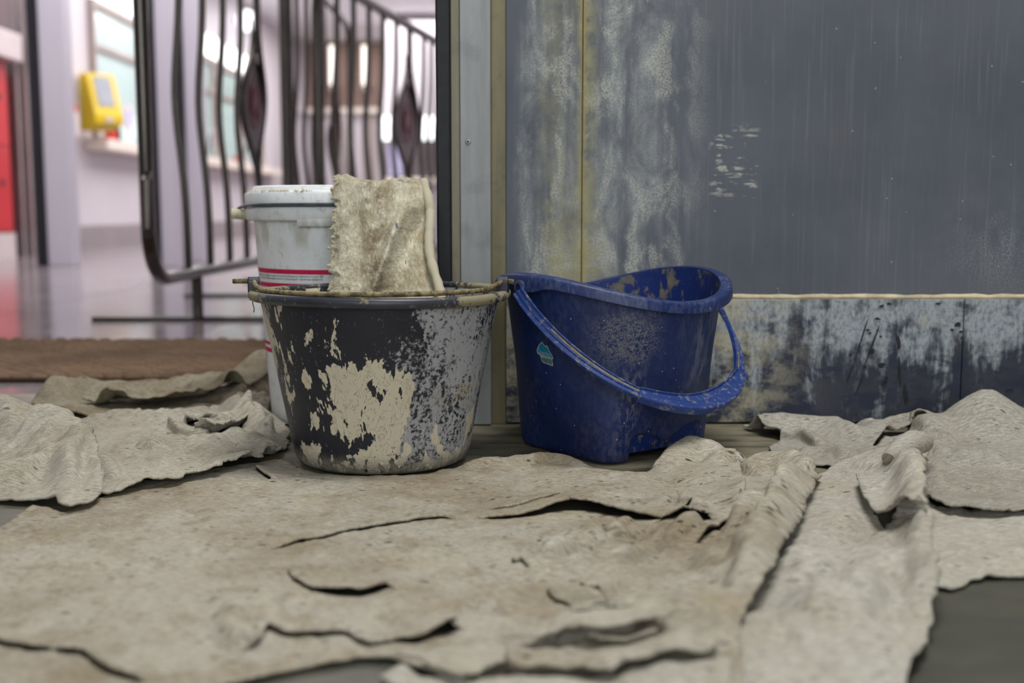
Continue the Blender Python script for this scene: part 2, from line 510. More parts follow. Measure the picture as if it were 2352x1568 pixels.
def panel_material():
    n = NT('dark blue grey sheet metal with lime streaks')
    o = n.obj()
    x, y, z = n.xyz(o)
    run = n.map(o, (1, 1, 0.10))
    cloud = n.noise(o, 3.2, 5, 0.6)
    c = n.mix(n.step(cloud, 0.3, 0.7), S(78, 83, 95), S(96, 100, 110))
    c = n.mix(n.mul(n.step(n.noise(n.map(o, (1, 1, 0.6)), 7, 4), 0.5, 0.7), 0.35), c, S(96, 92, 92))
    hair = n.noise(n.map(o, (1, 1, 0.03)), 170, 3, 0.6)
    c = n.mix(n.mul(n.step(hair, 0.52, 0.75), 0.28), c, S(132, 140, 148))
    grain = n.noise(o, 420, 3, 0.8)
    patch = n.noise(n.map(o, (1, 1, 0.55)), 20, 5, 0.66, 0.4)
    # lime bloom that ran down the left side of the wall
    edge = n.noise(run, 24, 4, 0.6)
    zone = n.mul(n.step(x, -0.005, 0.03), n.step(x, 0.175, 0.30, 1.0, 0.0))
    runm = n.mul(zone, n.step(edge, 0.36, 0.60), n.step(patch, 0.30, 0.58))
    c = n.mix(n.mul(runm, n.step(grain, 0.30, 0.62, 0.25, 0.95)), c, S(168, 173, 173))
    wh = n.mul(zone, n.step(patch, 0.50, 0.62), n.step(grain, 0.42, 0.56))
    c = n.mix(n.mul(wh, 0.75), c, S(196, 196, 184))
    # yellowed bands beside the joint
    jt = n.m('ABSOLUTE', n.m('SUBTRACT', x, 0.100))
    yz = n.m('MAXIMUM', n.step(jt, 0.004, 0.030, 0.8, 0.0), n.mul(n.band(x, 0.042, 0.082, 0.014), 0.55))
    ym = n.mul(yz, n.step(n.noise(run, 15, 4), 0.36, 0.58), n.step(n.noise(o, 40, 5, 0.7), 0.30, 0.6))
    c = n.mix(n.mul(ym, 0.85), c, S(170, 165, 120))
    yl = n.mul(n.band(x, 0.045, 0.135, 0.03), n.step(z, 0.34, 0.22), n.step(n.noise(n.map(o, (0.35, 1, 1.6)), 40, 4), 0.40, 0.58), 0.6)
    c = n.mix(yl, c, S(158, 150, 112))
    rust = n.mul(n.band(x, 0.098, 0.104, 0.003), n.step(n.noise(run, 40, 3), 0.4, 0.55), 0.8)
    c = n.mix(rust, c, S(168, 146, 84))
    # spatters
    vo = n.voro(n.map(o, (1, 1, 0.7)), 65)
    sp = n.mul(n.step(vo.outputs['Distance'], 0.06, 0.14, 1.0, 0.0), n.step(n.xyz(vo.outputs['Color'])[0], 0.80, 0.84), n.band(x, 0.17, 0.36, 0.05), n.band(z, 0.20, 0.36, 0.05))
    c = n.mix(n.mul(sp, 0.55), c, S(62, 56, 56))
    vo2 = n.voro(o, 46)
    c = n.mix(n.mul(n.step(vo2.outputs['Distance'], 0.03, 0.07, 1.0, 0.0), n.step(n.xyz(vo2.outputs['Color'])[1], 0.87, 0.9), 0.8), c, S(170, 172, 172))
    # horizontal scuffs
    sv = n.map(o, (0.16, 1, 1), rot=(0, 0.17, 0))
    sm = n.step(n.noise(sv, 130, 3, 0.6), 0.53, 0.59)
    box = n.mul(n.band(x, 0.285, 0.352, 0.006), n.band(n.m('ADD', z, n.m('MULTIPLY', patch, 0.02)), 0.345, 0.435, 0.015))
    c = n.mix(n.mul(sm, box, n.step(n.noise(o, 60, 4), 0.42, 0.55), 0.9), c, S(176, 176, 168))
    # pale bloom low on the right
    bl = n.mul(n.step(x, 0.56, 0.74), n.band(z, 0.20, 0.31, 0.04), n.step(grain, 0.45, 0.62), n.step(patch, 0.35, 0.6), 0.75)
    c = n.mix(bl, c, S(150, 156, 156))
    n.bump(n.m('ADD', n.m('MULTIPLY', grain, 0.4), n.m('MULTIPLY', patch, 0.6)), 0.12, 0.001)
    return n.out(c, n.m('ADD', 0.5, n.m('MULTIPLY', runm, 0.3)), 0, 0.35)


def skirt_material():
    n = NT('dark blue skirting plate scoured with plaster')
    o = n.obj()
    x, y, z = n.xyz(o)
    run = n.map(o, (1, 1, 0.16))
    c = n.mix(n.noise(o, 9, 4), S(30, 36, 54), S(50, 56, 74))
    grain = n.noise(n.map(o, (1, 1, 0.6)), 210, 4, 0.75)
    st = n.noise(run, 42, 5, 0.65)
    pt = n.noise(o, 24, 5, 0.65, 0.5)
    up = n.step(z, 0.03, 0.17, 0.30, 1.0)
    a = n.mul(n.step(n.m('ADD', n.m('MULTIPLY', st, 0.55), n.m('MULTIPLY', pt, 0.45)), n.m('SUBTRACT', 0.60, n.m('MULTIPLY', up, 0.23)), n.m('SUBTRACT', 0.74, n.m('MULTIPLY', up, 0.23))), n.step(grain, 0.28, 0.6, 0.35, 1.0))
    c = n.mix(n.mul(a, 0.9), c, S(170, 178, 186))
    # tan plaster, thick at the left end
    tan = n.mul(n.step(x, 0.47, 0.30, 0.05, 1.0), n.step(n.noise(n.map(o, (0.6, 1, 1)), 30, 6, 0.7), 0.40, 0.60), n.step(grain, 0.25, 0.55, 0.4, 1.0))
    c = n.mix(n.mul(tan, 0.85), c, S(184, 178, 154))
    blot = n.mul(n.step(n.noise(n.map(o, loc=(2, 0, 3)), 17, 4, 0.6), 0.60, 0.72), n.step(z, 0.05, 0.12))
    c = n.mix(n.mul(blot, 0.6), c, S(176, 174, 162))
    n.bump(n.m('ADD', a, grain), 0.2, 0.001)
    return n.out(c, 0.6, 0, 0.35)


M['panel'] = panel_material()
M['skirt'] = skirt_material()
M['sealant'] = plain('cream sealant', S(196, 184, 156), 0.8, 0, 0.2, 0.2, 40)


def trim_metal(name, a, b, streak=0.4):
    n = NT(name)
    o = n.obj()
    k = n.noise(n.map(o, (1, 1, 0.12)), 30, 5, 0.65)
    g = n.noise(o, 180, 3, 0.7)
    c = n.mix(n.step(k, 0.3, 0.7), a, b)
    c = n.mix(n.mul(n.step(n.noise(o, 22, 4, 0.6), 0.52, 0.7), streak), c, tuple(x * 0.55 for x in a))
    n.bump(g, 0.08, 0.0006)
    return n.out(c, 0.45, 0.15, 0.5)


M['trim_grey'] = trim_metal('pale grey metal trim', S(128, 131, 132), S(150, 153, 154), 0.28)
M['trim_olive'] = trim_metal('olive stained trim', S(104, 101, 84), S(128, 124, 104), 0.3)
M['trim_brown'] = trim_metal('brownish recess', S(98, 93, 72), S(124, 114, 82), 0.5)
M['rubber'] = plain('black rubber seal', S(26, 27, 32), 0.55, 0, 0.4, 0.3, 60)
M['rivet'] = plain('worn rivet steel', S(132, 134, 132), 0.35, 0.7, 0.5, 0.1, 90)
M['rivet_hole'] = plain('dark rivet hole', S(20, 20, 20), 0.7)


def floor_stone():
    n = NT('olive grey stone floor')
    o = n.obj()
    k = n.noise(n.map(o, (0.5, 1.6, 1)), 14, 6, 0.7)
    c = n.mix(n.step(k, 0.3, 0.7), S(70, 69, 61), S(90, 87, 75))
    c = n.mix(n.mul(n.step(n.noise(o, 5, 4), 0.45, 0.65), 0.6), c, S(70, 71, 64))
    x, y, z = n.xyz(o)
    pale_mix = n.mul(n.step(n.m('ADD', y, n.m('MULTIPLY', k, 0.2)), 1.15, 1.45), n.step(n.noise(n.map(o, (0.6, 2, 1)), 20, 4), 0.32, 0.6), 0.75)  # floor turns paler towards the wall, broken up by noise
    c = n.mix(pale_mix, c, S(142, 134, 112))
    g = n.noise(n.map(o, (60, 240, 1)), 1, 3)
    c = n.mix(n.mul(n.step(g, 0.62, 0.72), 0.5), c, S(84, 82, 72))
    n.bump(k, 0.12, 0.001)
    return n.out(c, 0.55, 0, 0.4)


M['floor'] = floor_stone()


def polished_tile():
    n = NT('polished lilac grey stone')
    o = n.obj()
    k = n.noise(o, 3, 5, 0.6)
    c = n.mix(n.step(k, 0.3, 0.7), S(138, 129, 133), S(154, 145, 149))
    return n.out(c, n.m('ADD', 0.10, n.m('MULTIPLY', n.noise(o, 6, 3), 0.10)), 0, 0.8)


M['tile'] = polished_tile()
M['grout'] = plain('dull grout', S(128, 116, 118), 0.7)
M['mat_brown'] = plain('brown mat', S(62, 45, 34), 0.9, 0, 0.15, 0.25, 3)
M['mat_rib'] = plain('brown woven ribs', S(138, 113, 92), 0.8, 0, 0.25, 0.25, 4)
M['lilac'] = plain('lilac white wall', S(214, 206, 211), 0.45, 0, 0.5, 0.03, 1.5)
M['lilac_post'] = plain('lilac grey enamel', S(206, 200, 212), 0.4, 0, 0.5, 0.02, 2)
M['ceiling'] = plain('white ceiling', S(232, 226, 230), 0.7)
M['black_edge'] = plain('black edge', S(18, 18, 30), 0.4)
M['steel_panel'] = plain('brushed steel panel', S(176, 164, 164), 0.22, 0.8, 0.5, 0.1, 2)
M['skirting'] = plain('grey skirting', S(150, 140, 142), 0.5)
M['mint'] = plain('pale mint glass', S(176, 202, 198), 0.15, 0, 0.6, 0.03, 1.2, S(206, 228, 224), 0.04)
M['window_frame'] = plain('beige window frame', S(168, 152, 146), 0.45)
M['ledge'] = plain('cream ledge', S(240, 226, 214), 0.5, 0, 0.4)
M['glow'] = plain('lit white strip', (1, 1, 1), 0.5, emis=(0.95, 0.97, 1.0), estr=2.2)
M['glow_warm'] = plain('lit warm lamp', (1, 1, 1), 0.5, emis=(1.0, 0.93, 0.82), estr=1.8)
M['red_paint'] = plain('bright red enamel', S(214, 26, 40), 0.35, 0, 0.5, 0.06, 3)
M['lock'] = plain('grey lock', S(120, 60, 70), 0.4, 0.3)
M['cabinet_top'] = plain('pale stone', S(226, 212, 212), 0.4)
M['yellow'] = plain('yellow enamel', S(240, 204, 28), 0.4, 0, 0.5, 0.05, 6)
M['screen'] = plain('grey screen', S(150, 156, 164), 0.2)
M['black_plastic'] = plain('black plastic', S(22, 22, 24), 0.5)
M['red_plastic'] = plain('red plastic', S(226, 48, 52), 0.5)
M['sign_disc'] = plain('pale violet sign', S(196, 190, 226), 0.5)
M['dark_counter'] = plain('dark grey panel', S(92, 84, 86), 0.35, 0.2, 0.5, 0.1, 3)
M['barrier'] = None


def barrier_steel():
    n = NT('dark stainless tube')
    k = n.noise(n.obj(), 14, 3)
    c = n.mix(k, S(74, 70, 66), S(94, 89, 85))
    return n.out(c, 0.22, 0.9, 0.5)


M['barrier'] = barrier_steel()
M['ornament_plate'] = plain('dark plum plate', S(58, 46, 50), 0.35, 0.5, 0.5, 0.15, 20)
M['emblem'] = plain('deep red emblem', S(112, 40, 52), 0.4, 0.2)


def brown_grid():
    n = NT('brown perforated panel')
    o = n.obj()
    x, y, z = n.xyz(o)
    a = n.m('SINE', n.m('MULTIPLY', x, 90.0)); b = n.m('SINE', n.m('MULTIPLY', z, 90.0))
    g = n.step(n.m('MAXIMUM', a, b), 0.6, 0.85)
    return n.out(n.mix(g, S(104, 84, 76), S(146, 120, 108)), 0.6)


M['brown_grid'] = brown_grid()

# ------------------------------------------------------------------ the setting: floors
WALL_Y = 1.648
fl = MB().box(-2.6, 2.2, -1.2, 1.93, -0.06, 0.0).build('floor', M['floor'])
tag(fl, 'olive grey stone floor under the buckets and rags', 'floor', kind='structure')

hall_floor = MB().box(-3.8, 2.2, 1.93, 19.4, -0.06, -0.0045).build('floor', M['grout'])
hall_floor.name = 'floor_hall'
tag(hall_floor, 'polished lilac grey tiled floor of the bright hall', 'floor', kind='structure')
TW = 0.75
proto = None
ty = 1.934
row = 0
while ty < 9.4:
    for i in range(6):
        tx = -3.8 + i * TW
        if proto is None:
            proto = MB().box(0, TW - 0.005, 0, TW - 0.005, -0.004, 0.0).build('tile', M['tile'], hall_floor)
            proto.location = (tx, ty, 0)
        else:
            share(proto, 'tile', hall_floor, (tx, ty, 0))
    ty += TW
MB().box(-3.8, 2.2, ty, 19.4, -0.004, 0.0).build('far_tiling', M['tile'], hall_floor)
MB().box(0.70, 2.2, 1.934, ty - 0.005, -0.004, 0.0).build('side_tiling', M['tile'], hall_floor)

# brown woven mat
mat_o = empty('entrance_mat', (0, 0, 0))
tag(mat_o, 'brown ribbed entrance mat lying along the hall threshold', 'mat')
MB().box(-1.75, -0.02, 2.05, 2.66, 0.0005, 0.008).build('backing', M['mat_brown'], mat_o, bevel=0.003)
rb = MB()
rr = random.Random(4)
for j in range(34):
    y = 2.062 + j * 0.0176
    for i in range(50):
        x = -1.74 + i * 0.0344 + (0.017 if j % 2 else 0)
        if x > -0.05: continue
        h = 0.0125 + rr.random() * 0.004
        rb.add([(x, y, .008), (x + .026, y + .002, .008), (x + .026, y + .012, .008), (x, y + .010, .008),
                (x + .004, y + .002, h), (x + .022, y + .004, h), (x + .022, y + .009, h), (x + .004, y + .008, h)],
               [(4, 5, 6, 7), (0, 1, 5, 4), (1, 2, 6, 5), (2, 3, 7, 6), (3, 0, 4, 7)])
ribs = rb.build('ribs', M['mat_rib'], mat_o)
ribs['kind'] = 'stuff'

# ------------------------------------------------------------------ the setting: metal wall behind the buckets
wall = empty('wall_back', (0, WALL_Y, 0))
tag(wall, 'dark grey metal wall with lime streaks behind the blue bucket', 'wall', kind='structure')
MB().box(-0.029, 1.4, 0.012, 0.05, 0.0, 2.5).build('backing', M['trim_brown'], wall)
seam_x = 0.1003
MB().box(-0.0085, seam_x - 0.0006, 0.0, 0.012, 0.190, 2.5).build('panel', M['panel'], wall, bevel=0.0008)
MB().box(seam_x + 0.0006, 1.4, 0.0, 0.012, 0.190, 2.5).build('panel', M['panel'], wall, bevel=0.0008)
MB().box(-0.0085, 0.655, -0.004, 0.012, 0.003, 0.1835).build('skirting_plate', M['skirt'], wall, bevel=0.001)
MB().box(0.6562, 1.4, -0.004, 0.012, 0.003, 0.1835).build('skirting_plate', M['skirt'], wall, bevel=0.001)
# sealant bead with an uneven edge
bead = []
rr = random.Random(2)
path = [(-0.008 + i * 0.02, 0.0, 0.1866 + rr.uniform(-.0006, .0006)) for i in range(71)]
MB().tube(path, [0.0042 + rr.uniform(-.0008, .0008) for _ in path], 8).build('sealant_bead', M['sealant'], wall, True)
# black chips and gouges in the skirting plate
rr = random.Random(7)
chips = MB()
def chip(px, py, w, h, sk=0.0):
    d = ray(px, py); t = (WALL_Y - 0.0042) / d[1]
    x, z = d[0] * t, EYE + d[2] * t
    n = 9; pts = []
    for i in range(n):
        a = 2 * math.pi * i / n
        r = rr.uniform(0.6, 1.1)
        zz = math.sin(a) * h * r
        pts.append((x + math.cos(a) * w * r + sk * zz, z + zz))
    chips.prism(pts, -0.0052, -0.0030)
for c in [(2025, 703, .0045, .003, .6), (2042, 697, .004, .0022, .8), (2015, 732, .005, .0022, -.5), (1993, 758, .003, .002), (2015, 758, .002, .0015),
          (1998, 765, .0025, .0018), (2023, 772, .0022, .002), (2064, 787, .003, .0125, -.15), (2066, 855, .0022, .025, -.1), (2080, 905, .005, .016, -.2),
          (1978, 780, .0012, .03, .28), (1952, 858, .0012, .022, .35), (2003, 808, .004, .005, .3), (2000, 800, .0016, .035, .32), (1987, 842, .0035, .003, .2),
          (2024, 838, .0055, .0048, .4), (1975, 880, .0014, .02, .35), (2035, 870, .003, .006, .1), (2200, 745, .005, .0045, .5), (2207, 762, .003, .002),
          (2187, 757, .003, .002), (2209, 775, .0022, .0025), (2155, 697, .004, .002), (2030, 880, .004, .003), (2320, 895, .0065, .0012, 3.), (1954, 815, .002, .003)]:
    chip(*c)
chips.build('paint_chips', M['rubber'], wall)['kind'] = 'stuff'
# edge trims, from the wall towards the opening
MB().box(-0.030, -0.0087, -0.001, 0.0119, 0.0, 2.5).build('brown_trim', M['trim_brown'], wall, bevel=0.001)
MB().box(-0.0735, -0.0300, -0.018, 0.03, 0.002, 2.5).build('grey_trim', M['trim_grey'], wall, bevel=0.0012)
MB().box(-0.0862, -0.0738, -0.0165, 0.03, 0.002, 2.5).build('olive_trim', M['trim_olive'], wall, bevel=0.0012)
MB().box(-0.1075, -0.0865, -0.016, 0.026, 0.001, 2.5).build('rubber_seal', M['rubber'], wall, bevel=0.003)
d = ray(1075, 325); t = (WALL_Y - 0.018) / d[1]
rv = MB().lathe([(0.0, 0.0014), (0.0016, 0.0014), (0.0034, 0.0012), (0.0042, 0.0)], 20).build('rivet', M['rivet'], wall, True)
rv.location = (d[0] * t, -0.018, EYE + d[2] * t); rv.rotation_euler = (math.pi / 2, 0, 0)
rh = MB().lathe([(0.0, 0.0018), (0.0016, 0.0018), (0.0016, 0.0)], 14).build('rivet_hole', M['rivet_hole'], rv)

# ------------------------------------------------------------------ the setting: the hall beyond
HX, HY = -3.62, 19.0
wl = MB().box(HX - 0.2, HX, 2.0, HY, 0.0, 3.1).build('wall_left', M['lilac'])
tag(wl, 'lilac white side wall of the bright hall with ticket windows', 'wall', kind='structure')
bb = MB().box(HX, HX + 0.02, 8.6, HY - 0.02, 0.001, 0.19).build('baseboard_left', M['skirting'])
tag(bb, 'grey skirting board along the hall wall', 'baseboard', kind='structure')
we = MB().box(HX - 0.2, 2.2, HY, HY + 0.2, 0.0, 3.1).build('wall_end', M['lilac'])
tag(we, 'lilac white end wall of the hall', 'wall', kind='structure')
wr = MB().box(1.6, 1.8, 2.0, HY, 0.0, 3.1).build('wall_right', M['lilac'])
tag(wr, 'lilac white wall of the hall hidden behind the metal wall', 'wall', kind='structure')
ce = MB().box(HX - 0.2, 1.8, 2.0, HY + 0.2, 3.1, 3.2).build('ceiling', M['ceiling'])
tag(ce, 'white ceiling of the bright hall', 'ceiling', kind='structure')
# end wall features: brown perforated panels with a pale ledge, glowing lamps, counter
pan = None
for i in range(3):
    x0 = -3.40 + i * 0.455
    if pan is None:
        pan = MB().box(0, 0.445, -0.04, 0, 2.0, 3.05).build('perforated_panel', M['brown_grid'], we)
        pan.location = (x0, HY, 0)
    else: share(pan, 'perforated_panel', we, (x0, HY, 0))
MB().box(-3.44, -2.0, HY - 0.16, HY, 1.90, 1.985).build('ledge', M['ledge'], we, bevel=0.01)
for i, x0 in enumerate((-3.3, -2.9, -2.45)):
    MB().box(x0, x0 + 0.2, HY - 0.06, HY, 0.0, 1.9).build('pilaster', (M['dark_counter'], M['steel_panel'], M['window_frame'])[i], we)

# side wall: steel pillar, ticket windows, lit strip above them, ledge
MB().box(HX, HX + 0.05, 8.9, 9.35, 0.0, 3.1).build('steel_pillar', M['steel_panel'], wl)
strip = empty('light_strip', (HX, 0, 0))
tag(strip, 'glowing white light strip above the ticket windows', 'light')
for i in range(6):
    y0 = 9.9 + i * 1.1
    MB().box(0.002, 0.06, y0, y0 + 1.07, 2.13, 2.37).build('light_panel', M['glow'], strip)
ledge = MB().box(HX + 0.001, HX + 0.20, 9.75, 17.3, 0.83, 0.925).build('trim_ledge', M['ledge'], bevel=0.01)
tag(ledge, 'cream counter ledge running under the ticket windows', 'ledge', kind='structure')
y0 = 9.95
k = 1
while y0 < 16.6:
    y1 = y0 + 1.32
    w = empty('window_%d' % k, (HX, 0, 0))
    tag(w, 'pale mint ticket window %s' % ('nearest the yellow terminal', 'second from the yellow terminal', 'third from the yellow terminal', 'fourth from the yellow terminal', 'at the far end of the ledge')[k - 1], 'window', kind='structure')
    fr = MB()
    fr.box(0.0, 0.05, y0, y0 + 0.05, 0.93, 2.12); fr.box(0.0, 0.05, y1 - 0.05, y1, 0.93, 2.12)
    fr.box(0.0, 0.05, y0 + .05, y1 - .05, 2.05, 2.12); fr.box(0.0, 0.05, y0 + .05, y1 - .05, 1.70, 1.75)
    fr.build('window_frame', M['window_frame'], w)
    MB().box(0.003, 0.015, y0 + .05, y1 - .05, 0.93, 1.70).build('pane', M['mint'], w)
    MB().box(0.003, 0.015, y0 + .05, y1 - .05, 1.75, 2.05).build('pane', M['mint'], w)
    y0 = y1 + 0.02; k += 1

# lilac entrance posts with black edges
def post(k, x, y, wdt, label):
    p = empty('trim_%d' % k, (x, y, 0))
    tag(p, label, 'post', kind='structure')
    MB().box(0, wdt, 0, 0.12, 0.0, 3.1).build('post_face', M['lilac_post'], p, bevel=0.006)
    MB().box(-0.058, -0.001, -0.01, 0.10, 0.0, 3.1).build('black_edge', M['black_edge'], p)
post(1, -2.645, 6.5, 0.145, 'lilac grey entrance post beside the red cabinet')
post(2, -1.95, 6.35, 0.09, 'lilac grey entrance post behind the barrier corner')
post(3, -1.98, 7.0, 0.10, 'lilac grey entrance post behind the barrier bars')
# steel corner tubes left of the black edge
sp = empty('trim_4', (-3.37, 7.9, 0))
tag(sp, 'bright steel double tube between the red cabinet and the post', 'post', kind='structure')
for dx in (0.0, 0.065):
    MB().tube([(dx, 0, 0.0), (dx, 0, 3.08)], 0.030, 16).build('tube', M['steel_panel'], sp, True)
MB().box(-0.24, 0.02, 0.04, 0.06, 0.0, 3.05).build('back_plate', M['steel_panel'], sp)


# ------------------------------------------------------------------ things in the hall
# red cabinet
rc = empty('red_cabinet', (HX, 6.66, 0))
tag(rc, 'bright red steel cabinet with pale top and plinth by the hall wall', 'cabinet')
MB().box(0.002, 0.30, 0.0, 0.95, 0.17, 1.28).build('body', M['red_paint'], rc, bevel=0.004)
MB().box(0.002, 0.31, -0.01, 0.96, 0.0, 0.168).build('plinth', M['cabinet_top'], rc)
MB().box(0.002, 0.40, -0.03, 1.0, 1.282, 1.46).build('cornice', M['cabinet_top'], rc, bevel=0.01)
for z0, z1 in ((0.19, 0.72), (0.735, 1.265)):
    dr = MB().box(0.301, 0.312, 0.02, 0.93, z0, z1).build('door', M['red_paint'], rc, bevel=0.002)
    MB().lathe([(0, .012), (.02, .012), (.024, 0)], 16).build('lock', M['lock'], dr, True)
    lk = dr.children[0]; lk.location = (0.312, 0.80, z1 - 0.22); lk.rotation_euler = (0, math.pi / 2, 0)

# yellow terminal on the steel pillar
yt = empty('yellow_terminal', (HX + 0.05, 9.70, 0), math.radians(-40))
tag(yt, 'yellow wall terminal with a grey screen beside the ticket windows', 'terminal')
yb = MB()
pr = [(0.0, 0.98), (0.10, 0.98), (0.235, 1.03), (0.235, 1.10), (0.12, 1.45), (0.0, 1.45)]
yb.v = [(x, -0.06, z) for x, z in pr] + [(x, 0.20, z) for x, z in pr]
nq = len(pr)
yb.f = [tuple(range(nq)), tuple(range(2 * nq - 1, nq - 1, -1))] + [(i, i + nq, (i + 1) % nq + nq, (i + 1) % nq) for i in range(nq)]
yb.build('housing', M['yellow'], yt, bevel=0.012)
sc_ = MB().box(-0.075, 0.075, -0.13, 0.13, 0.0, 0.004).build('screen', M['screen'], yt)
sc_.location = (0.173, 0.07, 1.30); sc_.rotation_euler = (0, math.radians(72), math.pi / 2)
sc_.rotation_euler = Matrix(((0, 0, 1), (1, 0, 0), (0, 1, 0))).to_euler()
sc_.rotation_euler = (math.radians(90 - 18), 0, math.radians(90))
ky = MB().box(-0.035, 0.035, -0.02, 0.02, 0, 0.006).build('coin_slot', M['cabinet_top'], yt)
ky.location = (0.236, 0.07, 1.065); ky.rotation_euler = (math.radians(90), 0, math.radians(90))
MB().tube([(0.2, 0.17, 1.0), (0.205, 0.175, 0.95), (0.2, 0.17, 0.90)], 0.016, 8).build('cable_plug', M['black_plastic'], yt, True)

# things on the ledge
def card_reader(y, label):
    o = empty('card_reader', (HX + 0.10, y, 0.926))
    tag(o, label, 'card reader', 'card readers on the ticket ledge')
    MB().box(-0.05, 0.05, -0.07, 0.07, 0.0, 0.10).build('housing', M['red_plastic'], o, bevel=0.012)
    MB().box(-0.03, 0.03, -0.05, 0.05, 0.101, 0.108).build('keypad', M['black_plastic'], o)
card_reader(10.15, 'small red card reader on the ledge below the yellow terminal')
card_reader(13.0, 'small red card reader on the ledge behind the barrier bars')
card_reader(14.9, 'small red card reader on the ledge beside the barrier diamond')
def mic(y, label):
    o = empty('gooseneck_microphone', (HX + 0.06, y, 0.926))
    tag(o, label, 'microphone', 'microphones on the ticket ledge')
    MB().lathe([(0, .02), (.04, .02), (.05, 0), (0, 0)], 16).build('foot', M['black_plastic'], o, True)
    MB().tube([(0, 0, .02), (0, 0.02, .12), (0.03, -0.04, .2), (0.08, -0.16, .26)], 0.012, 8).build('neck', M['black_plastic'], o, True)
mic(13.5, 'black bent microphone on the ledge behind the barrier bars')
mic(15.3, 'black bent microphone on the ledge beside the barrier diamond')
def disc(y, z, label):
    o = empty('window_sign', (HX + 0.018, y, z))
    tag(o, label, 'sign', 'round signs on the ticket windows')
    a = MB().lathe([(0, .004), (.13, .004), (.13, 0), (0, 0)], 24).build('disc', M['cabinet_top'], o); a.rotation_euler = (0, math.pi / 2, 0)
    b = MB().lathe([(0, .0055), (.09, .0055), (.09, .004)], 24).build('disc_centre', M['sign_disc'], o); b.rotation_euler = (0, math.pi / 2, 0)
disc(10.85, 1.18, 'round pale violet sign on the mint window near the yellow terminal')
disc(13.95, 1.20, 'round pale violet sign on the mint window behind the bars')
# fallen bag of white stuff: small dispenser beside terminal
dp = empty('soap_dispenser', (HX + 0.051, 9.25, 0.9))
tag(dp, 'small white and red dispenser on the steel pillar', 'dispenser')
MB().box(0, 0.09, -0.05, 0.05, 0.0, 0.20).build('housing', M['cabinet_top'], dp, bevel=0.012)
MB().box(0.01, 0.08, -0.04, 0.04, 0.201, 0.26).build('cap', M['red_plastic'], dp, bevel=0.01)
# globe lamp on the side wall, tall lamps on the end wall
gl = empty('globe_lamp', (HX + 0.16, 15.2, 2.78))
tag(gl, 'white glowing globe lamp high on the hall wall', 'lamp')
MB().lathe([(0.13 * math.sin(a * math.pi / 12), -0.13 * math.cos(a * math.pi / 12)) for a in range(13)], 20).build('globe', M['glow'], gl, True)
MB().tube([(-0.158, 0, 0), (-0.12, 0, 0)], 0.03, 10).build('bracket', M['steel_panel'], gl, True)
for x, lab in ((-2.90, 'tall glowing lamp on the end wall between the barriers'), (-2.37, 'tall glowing lamp on the end wall behind the second barrier')):
    lp = empty('tall_lamp', (x, HY - 0.16, 2.35))
    tag(lp, lab, 'lamp', 'tall lamps on the end wall')
    MB().tube([(0, 0, 0), (0, 0, 0.62)], 0.06, 14).build('lamp_tube', M['glow_warm'], lp, True)
    MB().box(-0.05, 0.05, -0.03, 0.11, -0.10, -0.002).build('holder', M['steel_panel'], lp)
# kiosk at the far right of the hall
kk = empty('hall_kiosk', (-1.85, 16.6, 0))
tag(kk, 'dark grey kiosk with a bright white band behind the far barrier', 'kiosk')
MB().box(0, 1.8, 0, 0.8, 0.0, 0.70).build('base', M['lilac'], kk)
MB().box(-0.02, 1.82, -0.08, 0.8, 0.701, 0.79).build('counter_edge', M['ledge'], kk, bevel=0.01)
MB().box(0, 1.8, 0, 0.8, 0.791, 1.33).build('front_panel', M['dark_counter'], kk)
MB().box(0, 1.8, -0.02, 0.8, 1.331, 1.66).build('light_band', M['glow'], kk)
MB().box(0, 1.8, 0, 0.8, 1.661, 3.05).build('upper_panel', M['lilac'], kk)
# person-high poster on kiosk
ps = MB().box(0.07, 0.26, -0.012, -0.001, 0.82, 1.30).build('poster', M['sign_disc'], kk)


